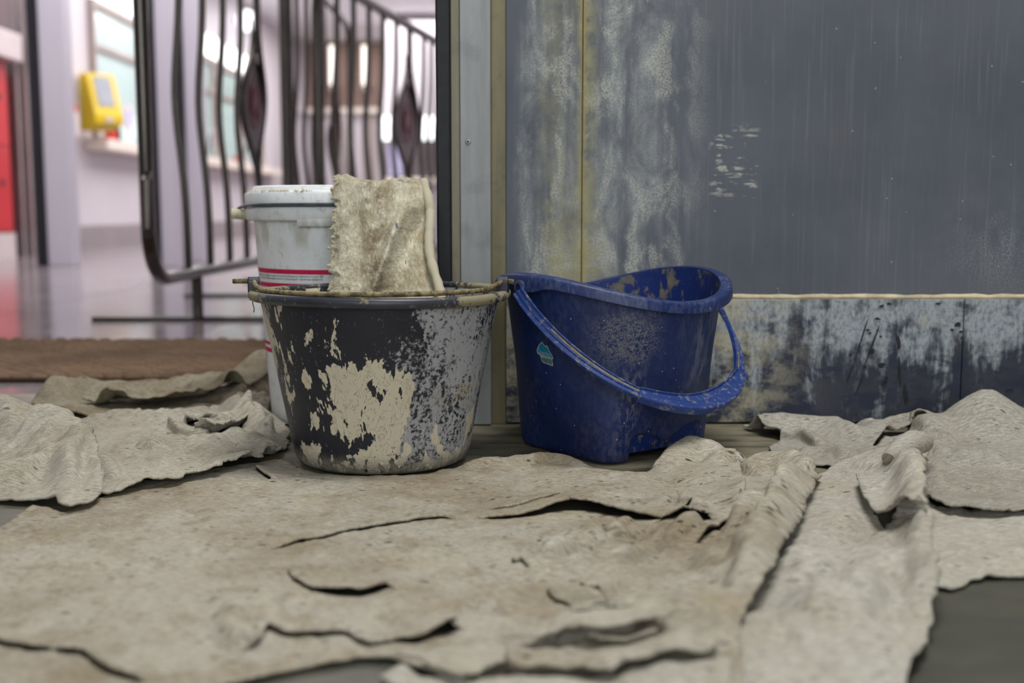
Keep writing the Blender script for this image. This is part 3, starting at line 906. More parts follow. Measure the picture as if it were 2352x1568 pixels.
# ------------------------------------------------------------------ crowd barriers
def barrier(loc, rz, length, bars, orn, label, bulge=0.022, h=1.32, zb=0.137):
    b = empty('crowd_barrier', loc, rz)
    tag(b, label, 'barrier', 'stainless crowd barriers')
    R = 0.13; r = 0.0185
    path = []
    for cx, cz, a0 in ((R, zb + R, 180), (length - R, zb + R, 270), (length - R, h - R, 0), (R, h - R, 90)):
        for k in range(9):
            a = math.radians(a0 + 90 * k / 8)
            path.append((cx + R * math.cos(a), 0, cz + R * math.sin(a)))
    MB().tube(path, r, 14, closed=True, up=(0, 1, 0)).build('frame', M['barrier'], b, True)
    def bow(z):
        return bulge * math.exp(-((z - 0.62) / 0.19) ** 2)
    pb = None
    for u in bars:
        if pb is None:
            pb = MB().tube([(0, bow(zb + (h - zb) * k / 24), zb + (h - zb) * k / 24) for k in range(25)], 0.0105, 10).build('bar', M['barrier'], b, True)
            pb.location = (u, 0, 0)
        else: share(pb, 'bar', b, (u, 0, 0))
    for u in orn:
        og = empty('ornament', (u, 0, 0)); og.parent = b
        z0, z1, hw = 0.40, 0.98, 0.165
        def half(z):
            t = (z - z0) / (z1 - z0)
            return hw * (0.5 - 0.5 * math.cos(2 * math.pi * t)) ** 1.25 if 0 < t < 1 else 0.0
        zs = [zb + (h - zb) * k / 48 for k in range(49)]
        for sgn in (-1, 1):
            MB().tube([(sgn * (half(z) + 0.008), bow(z), z) for z in zs], 0.0115, 10).build('ornament_bar', M['barrier'], og, True)
        zz = [z0 + (z1 - z0) * k / 24 for k in range(25)]
        pts = [(half(z), z) for z in zz] + [(-half(z), z) for z in zz[::-1][1:-1]]
        ym = bow(0.69)
        MB().prism(pts, ym - 0.003, ym + 0.003).build('ornament_plate', M['ornament_plate'], og)
        rg = MB().tube([(0.085 * math.cos(2 * math.pi * k / 32), ym, 0.69 + 0.085 * math.sin(2 * math.pi * k / 32)) for k in range(32)], 0.008, 8, closed=True, up=(0, 1, 0))
        rg.build('emblem_ring', M['emblem'], og, True)
        mm = MB().prism([(-.062, -.05), (-.035, .055), (-.012, .055), (0, .0), (.012, .055), (.035, .055), (.062, -.05), (.034, -.05), (.024, .012), (0, -.05), (-.024, .012), (-.034, -.05)], ym - 0.008, ym + 0.008)
        mo = mm.build('emblem_letter', M['emblem'], og); mo.location = (0, 0, 0.69)
    for u in (0.42, length - 0.42):
        lg = MB().tube([(u, 0, 0.012), (u, 0, zb)], 0.016, 12).build('leg', M['barrier'], b, True)
        MB().box(u - 0.022, u + 0.022, -0.30, 0.30, 0.0, 0.012).build('foot_bar', M['barrier'], lg, bevel=0.003)
    MB().tube([(-0.012, -0.012, 0.40), (-0.045, -0.012, 0.385), (-0.05, -0.012, 0.27), (-0.03, -0.012, 0.255)], 0.012, 8).build('coupling_hook', M['barrier'], b, True)
    return b

XB = -0.9
barrier((XB, 2.83, 0), math.pi / 2, 1.76, (0.34, 0.575, 0.81, 1.045), (1.29,), 'stainless crowd barrier nearest the white pail, with diamond emblem')
barrier((XB, 4.68, 0), math.pi / 2, 1.76, (0.20, 0.43, 0.66, 0.89), (1.29,), 'stainless crowd barrier second in line behind the white pail')
barrier((-0.655, 3.92, 0), math.radians(79), 2.0, (0.20, 0.38, 0.56, 0.74, 0.92, 1.35, 1.48, 1.61, 1.74, 1.87), (1.12,), 'stainless crowd barrier with pale top rail beside the metal wall', bulge=0.02, h=1.10)

# ------------------------------------------------------------------ black mortar bucket
BB = np.array([-0.1618, 1.400])
kb = empty('mortar_bucket', (BB[0], BB[1], 0.0035))
tag(kb, 'black plastic mortar bucket flaked with dried beige plaster', 'bucket')
HB = 0.2115
MB().lathe([(0.0, 0.0), (0.092, 0.0), (0.099, 0.0015), (0.1045, 0.005), (0.1075, 0.011), (0.1095, 0.018), (0.1190, 0.068), (0.1300, 0.124), (0.1420, 0.184), (0.1465, 0.206),
            (0.1435, 0.2055), (0.138, 0.182), (0.126, 0.122), (0.115, 0.066), (0.104, 0.012), (0.0, 0.010)], 128).build('bucket_body', M['black_bucket'], kb, True, angle=50)
rw = random.Random(3)
rim = MB().lathe([(0.1440, 0.2060), (0.1470, 0.2015), (0.1545, 0.1995), (0.1585, 0.2010), (0.1600, 0.2045), (0.1598, 0.2085), (0.1575, HB), (0.1500, HB + 0.0005), (0.1445, HB - 0.0005), (0.1430, 0.2075), (0.1440, 0.2060)], 128)
rim.v = [(x * (1 + 0.004 * math.sin(3 * math.atan2(y, x) + 1)), y * (1 + 0.004 * math.sin(3 * math.atan2(y, x) + 1)), z + 0.0012 * math.sin(2 * math.atan2(y, x))) for x, y, z in rim.v]
rim.build('rim', M['black_rim'], kb, True, angle=60)
EAR = math.radians(9)
for sgn in (-1, 1):
    e = MB()
    e.prism([(-0.008, 0.0), (0.008, 0.0), (0.008, 0.016), (0.004, 0.021), (-0.004, 0.021), (-0.008, 0.016)], -0.007, 0.007)
    eo = e.build('handle_ear', M['black_rim'], kb, bevel=0.002)
    eo.location = (sgn * 0.1525 * math.cos(EAR), -0.1525 * math.sin(EAR), HB - 0.004); eo.rotation_euler = (0, 0, math.pi / 2 - sgn * EAR)
w = []
for k in range(41):
    a = math.pi + EAR + (math.pi - 2 * EAR) * k / 40
    sag = math.sin(math.pi * k / 40)
    w.append((0.1515 * math.cos(a), 0.1515 * math.sin(a), HB + 0.0115 - 0.0075 * min(1, sag * 2.2)))
ec, es = math.cos(EAR), -math.sin(EAR)
w = [(-0.178 * ec, 0.178 * es + .004, HB + 0.0112), (-0.160 * ec, 0.160 * es + .001, HB + 0.0112)] + w + [(0.160 * ec, 0.160 * es, HB + 0.0112), (0.1665 * ec, 0.1665 * es, HB + 0.0105)]
MB().tube(w, 0.0030, 10).build('wire_handle', M['crust_wire'], kb, True)
MB().tube([(-0.1565, -0.004, 0.2), (-0.157, -0.0045, 0.194), (-0.1555, -0.004, 0.188), (-0.156, -0.004, 0.183)], 0.0007, 5).build('drip_thread', M['crust_wire'], kb, True)

# ------------------------------------------------------------------ white pail
WP = np.array([-0.2555, 1.703])
wp = empty('white_pail', (WP[0], WP[1], 0.0006))
tag(wp, 'white plastic pail with lid and crimson label stripes behind the black bucket', 'pail')
MB().lathe([(0, 0), (0.098, 0), (0.104, 0.003), (0.1065, 0.010), (0.1255, 0.298), (0.122, 0.298), (0.0, 0.296)], 96).build('pail_body', M['white_plastic'], wp, True, angle=50)
MB().lathe([(0.1258, 0.296), (0.1345, 0.2965), (0.1365, 0.299), (0.1368, 0.313), (0.1345, 0.3155), (0.1300, 0.3160), (0.1258, 0.3165)], 96).build('pail_collar', M['white_plastic'], wp, True, angle=50)
lid = MB().lathe([(0.1300, 0.3165), (0.1350, 0.3168), (0.1378, 0.3185), (0.1382, 0.3335), (0.1365, 0.3362), (0.1295, 0.3368), (0.1275, 0.3385), (0.1265, 0.3440), (0.1240, 0.3455), (0.1190, 0.3440), (0.1170, 0.3400), (0.0, 0.3390)], 96)
lid = lid.build('lid', M['white_plastic'], wp, True, angle=50)
# crumbs of dried plaster on the lid's step
cr = MB(); rr = random.Random(11)
for i in range(70):
    a = math.radians(rr.uniform(196, 262)); r = rr.uniform(0.1295, 0.1355); s = rr.uniform(.0008, .0024)
    cx, cy, cz = r * math.cos(a), r * math.sin(a), 0.3365
    pts = [(cx + rr.uniform(-s, s) * 1.6, cy + rr.uniform(-s, s), cz + (s * 1.5 if k > 3 else 0) + rr.uniform(-s, s) * .3) for k in range(8)]
    cr.add([(cx - s, cy - s, cz), (cx + s, cy - s, cz), (cx + s, cy + s, cz), (cx - s, cy + s, cz), (cx + rr.uniform(-s, s) * .5, cy, cz + s * 1.6)], [(0, 1, 4), (1, 2, 4), (2, 3, 4), (3, 0, 4)])
co = cr.build('plaster_crumbs', M['towel'], lid); co['kind'] = 'stuff'
# tear tab of the collar
for a0, a1 in ((253, 300),):
    MB().lathe([(0.1262, 0.2885), (0.1345, 0.2890), (0.1362, 0.2915), (0.1366, 0.2990), (0.1262, 0.2990), (0.1262, 0.2885)], 20, math.radians(a0), math.radians(a1)).build('tear_tab', M['white_plastic'], wp, True, angle=50)
# wire bail in the groove and its pivot tube
ww = []
for k in range(33):
    a = math.radians(186 + 168 * k / 32)
    ww.append((0.1400 * math.cos(a), 0.1400 * math.sin(a), 0.3175 + 0.0015 * math.sin(math.pi * k / 32)))
ww = [(-0.154, 0.004, 0.3105), (-0.150, -0.004, 0.3140)] + ww
MB().tube(ww, 0.0021, 8).build('wire_bail', M['galv'], wp, True)
pt = MB().lathe([(0.0038, 0.0), (0.0075, 0.0), (0.0075, 0.024), (0.0038, 0.024), (0.0038, 0.002), (0, 0.002)], 20).build('pivot_tube', M['tube_plastic'], wp, True)
pt.location = (-0.1365, -0.004, 0.3045); pt.rotation_euler = (math.radians(12), math.radians(-86), 0)


def pail_r(z): return 0.1065 + (z - 0.010) / 0.288 * 0.019


def arc_band(z0, z1, a0, a1, mat, name, off=0.0004):
    MB().lathe([(pail_r(z0) + off, z0), (pail_r(z1) + off, z1)], 60, math.radians(a0), math.radians(a1)).build(name, mat, wp, True)


arc_band(0.2220, 0.2285, 175, 330, M['red_print'], 'label_stripe')
arc_band(0.2020, 0.2085, 175, 330, M['red_print'], 'label_stripe')
arc_band(0.1170, 0.1215, 176, 330, M['red_print'], 'label_stripe')
arc_band(0.1060, 0.1125, 176, 330, M['red_print'], 'label_stripe')


def wrapped_text(body, size, a_start, z, mat, name, off=0.0008):
    """lettering printed round the pail, starting at a_start degrees"""
    cu = bpy.data.curves.new('lettering', 'FONT')
    cu.body = body; cu.size = size; cu.resolution_u = 2
    to = bpy.data.objects.new('lettering', cu); COL.objects.link(to)
    dg = bpy.context.evaluated_depsgraph_get(); dg.update()
    me = bpy.data.meshes.new_from_object(to.evaluated_get(dg))
    bpy.data.objects.remove(to)
    for v in me.vertices:
        zz = z + v.co.y
        r = pail_r(zz) + off
        a = math.radians(a_start) + v.co.x / pail_r(z)
        v.co = (r * math.cos(a), r * math.sin(a), zz)
    o = bpy.data.objects.new(name, me); COL.objects.link(o)
    me.materials.clear(); me.materials.append(mat); o.parent = wp
    return o


TXT = ['не допускать попадания смеси на кожу, нет мокрых при работе со смесью перчатки и очки. Не',
       'трогать ни при каких случаях труда. При попадании смеси в глаза следует тщательно промыть',
       'большой водой.']
for i, s_ in enumerate(TXT):
    wrapped_text(s_, 0.0036, 186, 0.2178 - i * 0.0040, M['black_print'], 'label_text')
wrapped_text('Состав', 0.0040, 190, 0.2238, M['white_plastic'], 'label_text', 0.0010)
for i in range(3):
    wrapped_text('смесь сухая для работ', 0.0036, 183, 0.1015 - i * 0.004, M['black_print'], 'label_text')

# ------------------------------------------------------------------ blue pail with a bail handle
BC = np.array([0.1325, 1.488])
TH = math.atan2(0.61, 0.79)
bl = empty('blue_bucket', (BC[0], BC[1], 0.0008), TH)
tag(bl, 'dark blue plastic bucket with a swooping rim and hanging handle', 'bucket')


def sq(th, a, e):
    c, s_ = abs(math.cos(th)), abs(math.sin(th))
    return a / (c ** e + s_ ** e) ** (1.0 / e)


def rim_z(th): return 0.2160 + 0.0165 * math.cos(2 * th)


def body_r(th, t):
    """radius of the bucket wall at angle th and height fraction t: squared foot, round mouth"""
    s_ = min(1.0, max(0.0, (t - 0.02) / 0.62)); s_ = s_ * s_ * (3 - 2 * s_)
    base = sq(th, 0.093, 7.0)
    base_round = 0.1125
    foot = base * (1 - s_) + base_round * s_
    return (foot + (0.1435 - 0.1125) * t) * (1 - 0.035 * t * math.sin(th) ** 2)


NT_, NZ = 240, 90
zs = [0.0, 0.0015, 0.004, 0.0075] + [0.012 + (1 - 0.012) * k / NZ for k in range(NZ + 1)]
V = []; Fc = []
inset = {0.0: 0.007, 0.0015: 0.004, 0.004: 0.0015, 0.0075: 0.0004}
for i in range(NT_):
    th = 2 * math.pi * i / NT_
    H = rim_z(th)
    for k, t in enumerate(zs):
        z = t if k < 4 else t * H if t > 0.05 else 0.012 + (t - 0.012) / 0.038 * (0.05 * H - 0.012)
        tt = z / H
        r = body_r(th, tt) - (inset[t] if k < 4 else 0.0)
        x, y = r * math.cos(th), r * math.sin(th)
        # finger grip moulded into the front foot
        if y < -0.05 and z < 0.05:
            top = 0.034 - 0.016 * math.exp(-((x - 0.004) / 0.021) ** 2) + 0.003 * (x / 0.05)
            wx = 1 / (1 + math.exp((abs(x - 0.004) - 0.054) / 0.0018))
            wz = 1 / (1 + math.exp((z - top) / 0.0010))
            y += 0.040 * wx * wz
        V.append((x, y, z))
L = len(zs)
for i in range(NT_):
    j = (i + 1) % NT_
    for k in range(L - 1):
        Fc.append((i * L + k, j * L + k, j * L + k + 1, i * L + k + 1))
Fc.append(tuple(i * L for i in range(NT_))[::-1])
bo = MB(); bo.v = V; bo.f = Fc
bo.build('bucket_body', M['blue'], bl, True, angle=55)
# inner skin
V = []; Fc = []
ts = [0.06 + 0.935 * k / 30 for k in range(31)]
for i in range(120):
    th = 2 * math.pi * i / 120
    for t in ts:
        r = body_r(th, t) - 0.0030
        V.append((r * math.cos(th), r * math.sin(th), t * rim_z(th)))
for i in range(120):
    j = (i + 1) % 120
    for k in range(30): Fc.append((j * 31 + k, i * 31 + k, i * 31 + k + 1, j * 31 + k + 1))
Fc.append(tuple(i * 31 for i in range(120)))
bi = MB(); bi.v = V; bi.f = Fc
bi.build('bucket_lining', M['blue_inside'], bl, True)
# rolled rim with deeper ears where the handle turns
V = []; Fc = []
NR = 180
for i in range(NR):
    th = 2 * math.pi * i / NR
    H = rim_z(th); R = 0.1435 * (1 - 0.035 * math.sin(th) ** 2)
    dd = min(abs(math.atan2(math.sin(th - a), math.cos(th - a))) for a in (0, math.pi))
    ear = math.exp(-(dd / 0.24) ** 4)
    drop = (0.0125 if math.sin(th) < 0 else 0.0050) + (0.008 if math.sin(th) < 0.12 else 0.0) * ear
    out = 0.0125 + 0.001 * ear
    pr = [(R - 0.0030, H - 0.004), (R - 0.0028, H + 0.0005), (R - 0.001, H + 0.0018), (R + out - 0.004, H + 0.0012), (R + out - 0.001, H - 0.0002), (R + out, H - 0.003),
          (R + out + 0.0006, H - drop), (R + out - 0.0012, H - drop - 0.0006), (R + out - 0.0020, H - drop + 0.002), (R + out - 0.003, H - 0.004), (R - 0.0002, H - 0.0042)]
    for r, z in pr: V.append((r * math.cos(th), r * math.sin(th), z))
L = 11
for i in range(NR):
    j = (i + 1) % NR
    for k in range(L):
        k2 = (k + 1) % L
        Fc.append((i * L + k, j * L + k, j * L + k2, i * L + k2))
br = MB(); br.v = V; br.f = Fc
br.build('rim', M['blue_rim'], bl, True, angle=50)
for sgn in (-1, 1):
    bs = MB().lathe([(0.0, 0.0), (0.0095, 0.0), (0.0095, 0.003), (0.007, 0.0045), (0.0048, 0.0045), (0.0048, 0.0015), (0.0, 0.0015)], 24).build('handle_pivot', M['blue_rim'], bl, True)
    bs.location = (sgn * 0.1570, -0.004, 0.2165); bs.rotation_euler = (0, sgn * math.pi / 2, 0)
# bail: grooved strap
path = []; ups = []
for k in range(61):
    ph = math.pi * (0.006 + 0.988 * k / 60)
    rad = 0.1635 - 0.003 * math.sin(ph)
    path.append((-rad * math.cos(ph), -rad * math.sin(ph) - 0.004, 0.2165 - 0.141 * math.sin(ph) ** 0.92))
    e = math.sin(ph)
    ups.append((-math.cos(ph) * 0.75, -math.sin(ph) * 0.55, 0.55 + 0.35 * e))
hp = [(-.0072, -.003), (.0072, -.003), (.0075, .0024), (.0068, .0032), (.0050, .0032), (.0044, .0018), (.0012, .0018), (.0008, .0030), (-.0012, .0030), (-.0018, .0014), (-.0048, .0014), (-.0055, .0032), (-.0070, .0032), (-.0076, .0024)]
MB().tube(path, 1.0, prof=hp, up=ups).build('bail_handle', M['blue_handle'], bl, True, angle=30)
# grit lying in the groove
MB().tube([Vector(p) + Vector(u).normalized() * 0.0017 for p, u in zip(path[6:-4], ups[6:-4])], 1.0, prof=[(-.0046, -.0006), (-.0020, -.0006), (-.0020, .0004), (-.0046, .0003)], up=ups[6:-4]).build('groove_grit', M['grit'], bl)
# crescent grip at the middle of the bail
gp = []; gr = []; gu = []
idx = [k for k in range(61) if 19 <= k <= 43]
for k in idx:
    gp.append(Vector(path[k]) + Vector(ups[k]).normalized() * 0.0005)
    gu.append(ups[k]); t = (k - idx[0]) / (idx[-1] - idx[0])
V = []; Fc = []
for q, k in enumerate(idx):
    t = q / (len(idx) - 1)
    p = gp[q]; tg = (Vector(path[k + 1]) - Vector(path[k - 1])).normalized()
    N = (Vector(gu[q]) - tg * Vector(gu[q]).dot(tg)).normalized(); B = tg.cross(N)
    if B.z < 0: B = -B
    lift = 0.0075 + 0.013 * math.sin(math.pi * t) ** 0.8
    sec = [(-.0090, -.0050), (-.0092, .0030), (-.0082, .0046), (-.0066, .0046), (-.0058, .0026), (lift - .0034, .0026), (lift - .0024, .0048), (lift - .0006, .0048), (lift, .0034), (lift, -.0050)]
    for b_, n_ in sec: V.append(p + B * b_ + N * n_)
L = 10
for q in range(len(idx) - 1):
    for k in range(L):
        k2 = (k + 1) % L
        Fc.append((q * L + k, q * L + k2, (q + 1) * L + k2, (q + 1) * L + k))
Fc.append(tuple(range(L))); Fc.append(tuple((len(idx) - 1) * L + k for k in range(L)))
gm = MB(); gm.v = V; gm.f = Fc
gm.build('grip', M['blue_handle'], bl, True, angle=30)

# house shaped sticker on the left flat side
def body_point(th, z, off):
    r = body_r(th, z / rim_z(th)) + off
    return (r * math.cos(th), r * math.sin(th), z)


ST_TH, ST_Z = math.radians(187.2), 0.134
def sticker_map(u, v, off):
    """u to the right as seen, v up, in metres on the bucket's side"""
    r = body_r(ST_TH, ST_Z / rim_z(ST_TH))
    return body_point(ST_TH + u / r, ST_Z + v, off)


def fan(poly, off, mat, name, parent=bl):
    cx = sum(p[0] for p in poly) / len(poly); cy = sum(p[1] for p in poly) / len(poly)
    m_ = MB()
    fine = []
    for i in range(len(poly)):
        a = poly[i]; b = poly[(i + 1) % len(poly)]
        for k in range(4): fine.append((a[0] + (b[0] - a[0]) * k / 4, a[1] + (b[1] - a[1]) * k / 4))
    m_.v = [sticker_map(cx, cy, off)] + [sticker_map(u, v, off) for u, v in fine]
    n_ = len(fine)
    m_.f = [(0, 1 + i, 1 + (i + 1) % n_) for i in range(n_)]
    return m_.build(name, mat, parent)


M['sticker_edge'] = plain('grey sticker border', S(158, 160, 158), 0.6, 0, 0.3, 0.1, 200)
M['sticker_blue'] = plain('cyan sticker print', S(26, 126, 168), 0.5, 0, 0.3, 0.2, 250)
M['sticker_green'] = plain('dull green sticker print', S(74, 118, 122), 0.5, 0, 0.3, 0.2, 250)
M['sticker_text'] = plain('pale sticker lettering', S(150, 190, 206), 0.6, 0, 0.3, 0.1, 250)
k_ = 0.0345 / 70.0   # size of the sticker drawing
def sp_(pts): return [((x - 650) / 1372 * 70 * k_ * 1.28, (830 - y) / 1568 * 80 * k_ * 1.12) for x, y in pts]
house = [(575, 275), (640, 330), (740, 435), (850, 435), (890, 500), (915, 640), (1000, 760), (1060, 880), (1080, 990), (1010, 1050), (1035, 1270), (990, 1350), (800, 1300), (500, 1245), (425, 1180), (390, 930), (250, 850), (225, 750), (280, 610), (420, 420)]
st = fan(sp_(house), 0.0006, M['sticker_edge'], 'sticker')
roof = [(575, 340), (640, 400), (740, 500), (840, 500), (880, 640), (960, 780), (1020, 900), (1030, 960), (700, 905), (500, 850), (300, 780), (320, 680), (440, 470)]
fan(sp_(roof), 0.0009, M['sticker_blue'], 'sticker_print', st)
fan(sp_([(450, 1000), (980, 1040), (980, 1270), (520, 1195), (455, 1120)]), 0.0009, M['sticker_green'], 'sticker_print', st)
cu = bpy.data.curves.new('lettering', 'FONT'); cu.body = 'Сtuarlika'; cu.size = 0.0062
to = bpy.data.objects.new('lettering', cu); COL.objects.link(to)
dg = bpy.context.evaluated_depsgraph_get(); dg.update()
me = bpy.data.meshes.new_from_object(to.evaluated_get(dg)); bpy.data.objects.remove(to)
for v in me.vertices: v.co = sticker_map(v.co.x * 0.86 - 0.0105, v.co.y + 0.0014 - v.co.x * 0.16, 0.0012)
to = bpy.data.objects.new('sticker_lettering', me); COL.objects.link(to)
me.materials.clear(); me.materials.append(M['sticker_text']); to.parent = st


# ------------------------------------------------------------------ rags on the floor
_rng = np.random.RandomState(5)
_tab = _rng.rand(256, 256)


def vnoise(x, y, seed=0):
    x = x + seed * 17.13; y = y + seed * 9.71
    xi = np.floor(x).astype(int); yi = np.floor(y).astype(int)
    fx = x - xi; fy = y - yi
    fx = fx * fx * fx * (fx * (fx * 6 - 15) + 10); fy = fy * fy * fy * (fy * (fy * 6 - 15) + 10)
    g = lambda a, b: _tab[a & 255, b & 255]
    return (g(xi, yi) * (1 - fx) * (1 - fy) + g(xi + 1, yi) * fx * (1 - fy) + g(xi, yi + 1) * (1 - fx) * fy + g(xi + 1, yi + 1) * fx * fy) * 2 - 1


def fbm(x, y, sc, octv=3, seed=0, gain=0.5):
    r = 0; a = 1.0
    for o in range(octv):
        r = r + a * vnoise(x * sc, y * sc, seed + o * 3.3); a *= gain; sc *= 2.05
    return r


class Ground:
    """height of whatever already lies on the floor, so later rags rest on earlier ones"""
    def __init__(s):
        s.x0, s.y0, s.r = -1.1, 0.45, 0.004
        s.h = np.zeros((int(1.65 / s.r), int(2.2 / s.r)))

    def idx(s, x, y):
        return np.clip(((y - s.y0) / s.r).astype(int), 0, s.h.shape[0] - 1), np.clip(((x - s.x0) / s.r).astype(int), 0, s.h.shape[1] - 1)

    def put(s, x, y, z):
        j, i = s.idx(x, y)
        for dj in (0, 1):
            for di in (0, 1):
                np.maximum.at(s.h, (np.clip(j + dj, 0, s.h.shape[0] - 1), np.clip(i + di, 0, s.h.shape[1] - 1)), z)

    @staticmethod
    def blur(a, n):
        for _ in range(2):
            k = 2 * n + 1
            p = np.pad(a, n, mode='edge')
            c = np.cumsum(np.pad(p, ((1, 0), (0, 0))), axis=0); p = (c[k:] - c[:-k]) / k
            c = np.cumsum(np.pad(p, ((0, 0), (1, 0))), axis=1); a = (c[:, k:] - c[:, :-k]) / k
        return a

    @staticmethod
    def dilate(a, n):
        for _ in range(n):
            b = a.copy()
            b[1:] = np.maximum(b[1:], a[:-1]); b[:-1] = np.maximum(b[:-1], a[1:])
            b[:, 1:] = np.maximum(b[:, 1:], a[:, :-1]); b[:, :-1] = np.maximum(b[:, :-1], a[:, 1:])
            a = b
        return a

    def drape(s, soft):
        d = s.dilate(s.h, 3 + soft // 2)
        return np.maximum(s.blur(d, max(1, soft)), s.dilate(s.h, 1))

    def sample(s, m, x, y):
        u = np.clip((x - s.x0) / s.r - 0.5, 0, m.shape[1] - 1.001); v = np.clip((y - s.y0) / s.r - 0.5, 0, m.shape[0] - 1.001)
        i = u.astype(int); j = v.astype(int); fx = u - i; fy = v - j
        return (m[j, i] * (1 - fx) * (1 - fy) + m[j, i + 1] * fx * (1 - fy) + m[j + 1, i] * (1 - fx) * fy + m[j + 1, i + 1] * fx * fy)


GR = Ground()


def smooth_line(p, n=8):
    """Catmull-Rom through points of any dimension"""
    p = np.asarray(p, float)
    if len(p) < 3: return p
    q = np.vstack([2 * p[0] - p[1], p, 2 * p[-1] - p[-2]])
    out = []
    for i in range(1, len(q) - 2):
        for k in range(n):
            t = k / n
            out.append(0.5 * (2 * q[i] + (q[i + 1] - q[i - 1]) * t + (2 * q[i - 1] - 5 * q[i] + 4 * q[i + 1] - q[i + 2]) * t * t + (3 * q[i] - q[i - 1] - 3 * q[i + 1] + q[i + 2]) * t ** 3))
    out.append(q[-2])
    return np.array(out)


def near_line(X, Y, L):
    """signed distance to a polyline (positive on its left), unit normal, position along it 0..1"""
    best = np.full(X.shape, 1e9); sg = np.ones(X.shape); tt = np.zeros(X.shape); nx = np.zeros(X.shape); ny = np.zeros(X.shape)
    seg = np.hypot(*(L[1:, :2] - L[:-1, :2]).T); cum = np.concatenate([[0], np.cumsum(seg)]); tot = cum[-1]
    for i in range(len(L) - 1):
        a = L[i, :2]; b = L[i + 1, :2]; d = b - a; l2 = d @ d + 1e-12
        t = np.clip(((X - a[0]) * d[0] + (Y - a[1]) * d[1]) / l2, 0, 1)
        ex = X - (a[0] + t * d[0]); ey = Y - (a[1] + t * d[1])
        dd = ex * ex + ey * ey
        m_ = dd < best
        best = np.where(m_, dd, best)
        sg = np.where(m_, np.sign(d[0] * (Y - a[1]) - d[1] * (X - a[0]) + 1e-12), sg)
        tt = np.where(m_, (cum[i] + t * seg[i]) / tot, tt)
        nl = math.sqrt(l2)
        nx = np.where(m_, -d[1] / nl, nx); ny = np.where(m_, d[0] / nl, ny)
    return np.sqrt(best) * sg, nx, ny, tt


def inside_poly(X, Y, P):
    r = np.zeros(X.shape, bool)
    n = len(P)
    for i in range(n):
        x1, y1 = P[i]; x2, y2 = P[(i + 1) % n]
        if y1 == y2: continue
        c = ((y1 > Y) != (y2 > Y)) & (X < (x2 - x1) * (Y - y1) / (y2 - y1) + x1)
        r ^= c
    return r


def nearest_on(X, Y, P):
    best = np.full(X.shape, 1e9); bx = X.copy(); by = Y.copy()
    n = len(P)
    for i in range(n):
        a = P[i]; b = P[(i + 1) % n]; d = b - a; l2 = d @ d + 1e-12
        t = np.clip(((X - a[0]) * d[0] + (Y - a[1]) * d[1]) / l2, 0, 1)
        qx = a[0] + t * d[0]; qy = a[1] + t * d[1]
        dd = (X - qx) ** 2 + (Y - qy) ** 2
        m_ = dd < best
        best = np.where(m_, dd, best); bx = np.where(m_, qx, bx); by = np.where(m_, qy, by)
    return np.sqrt(best), bx, by


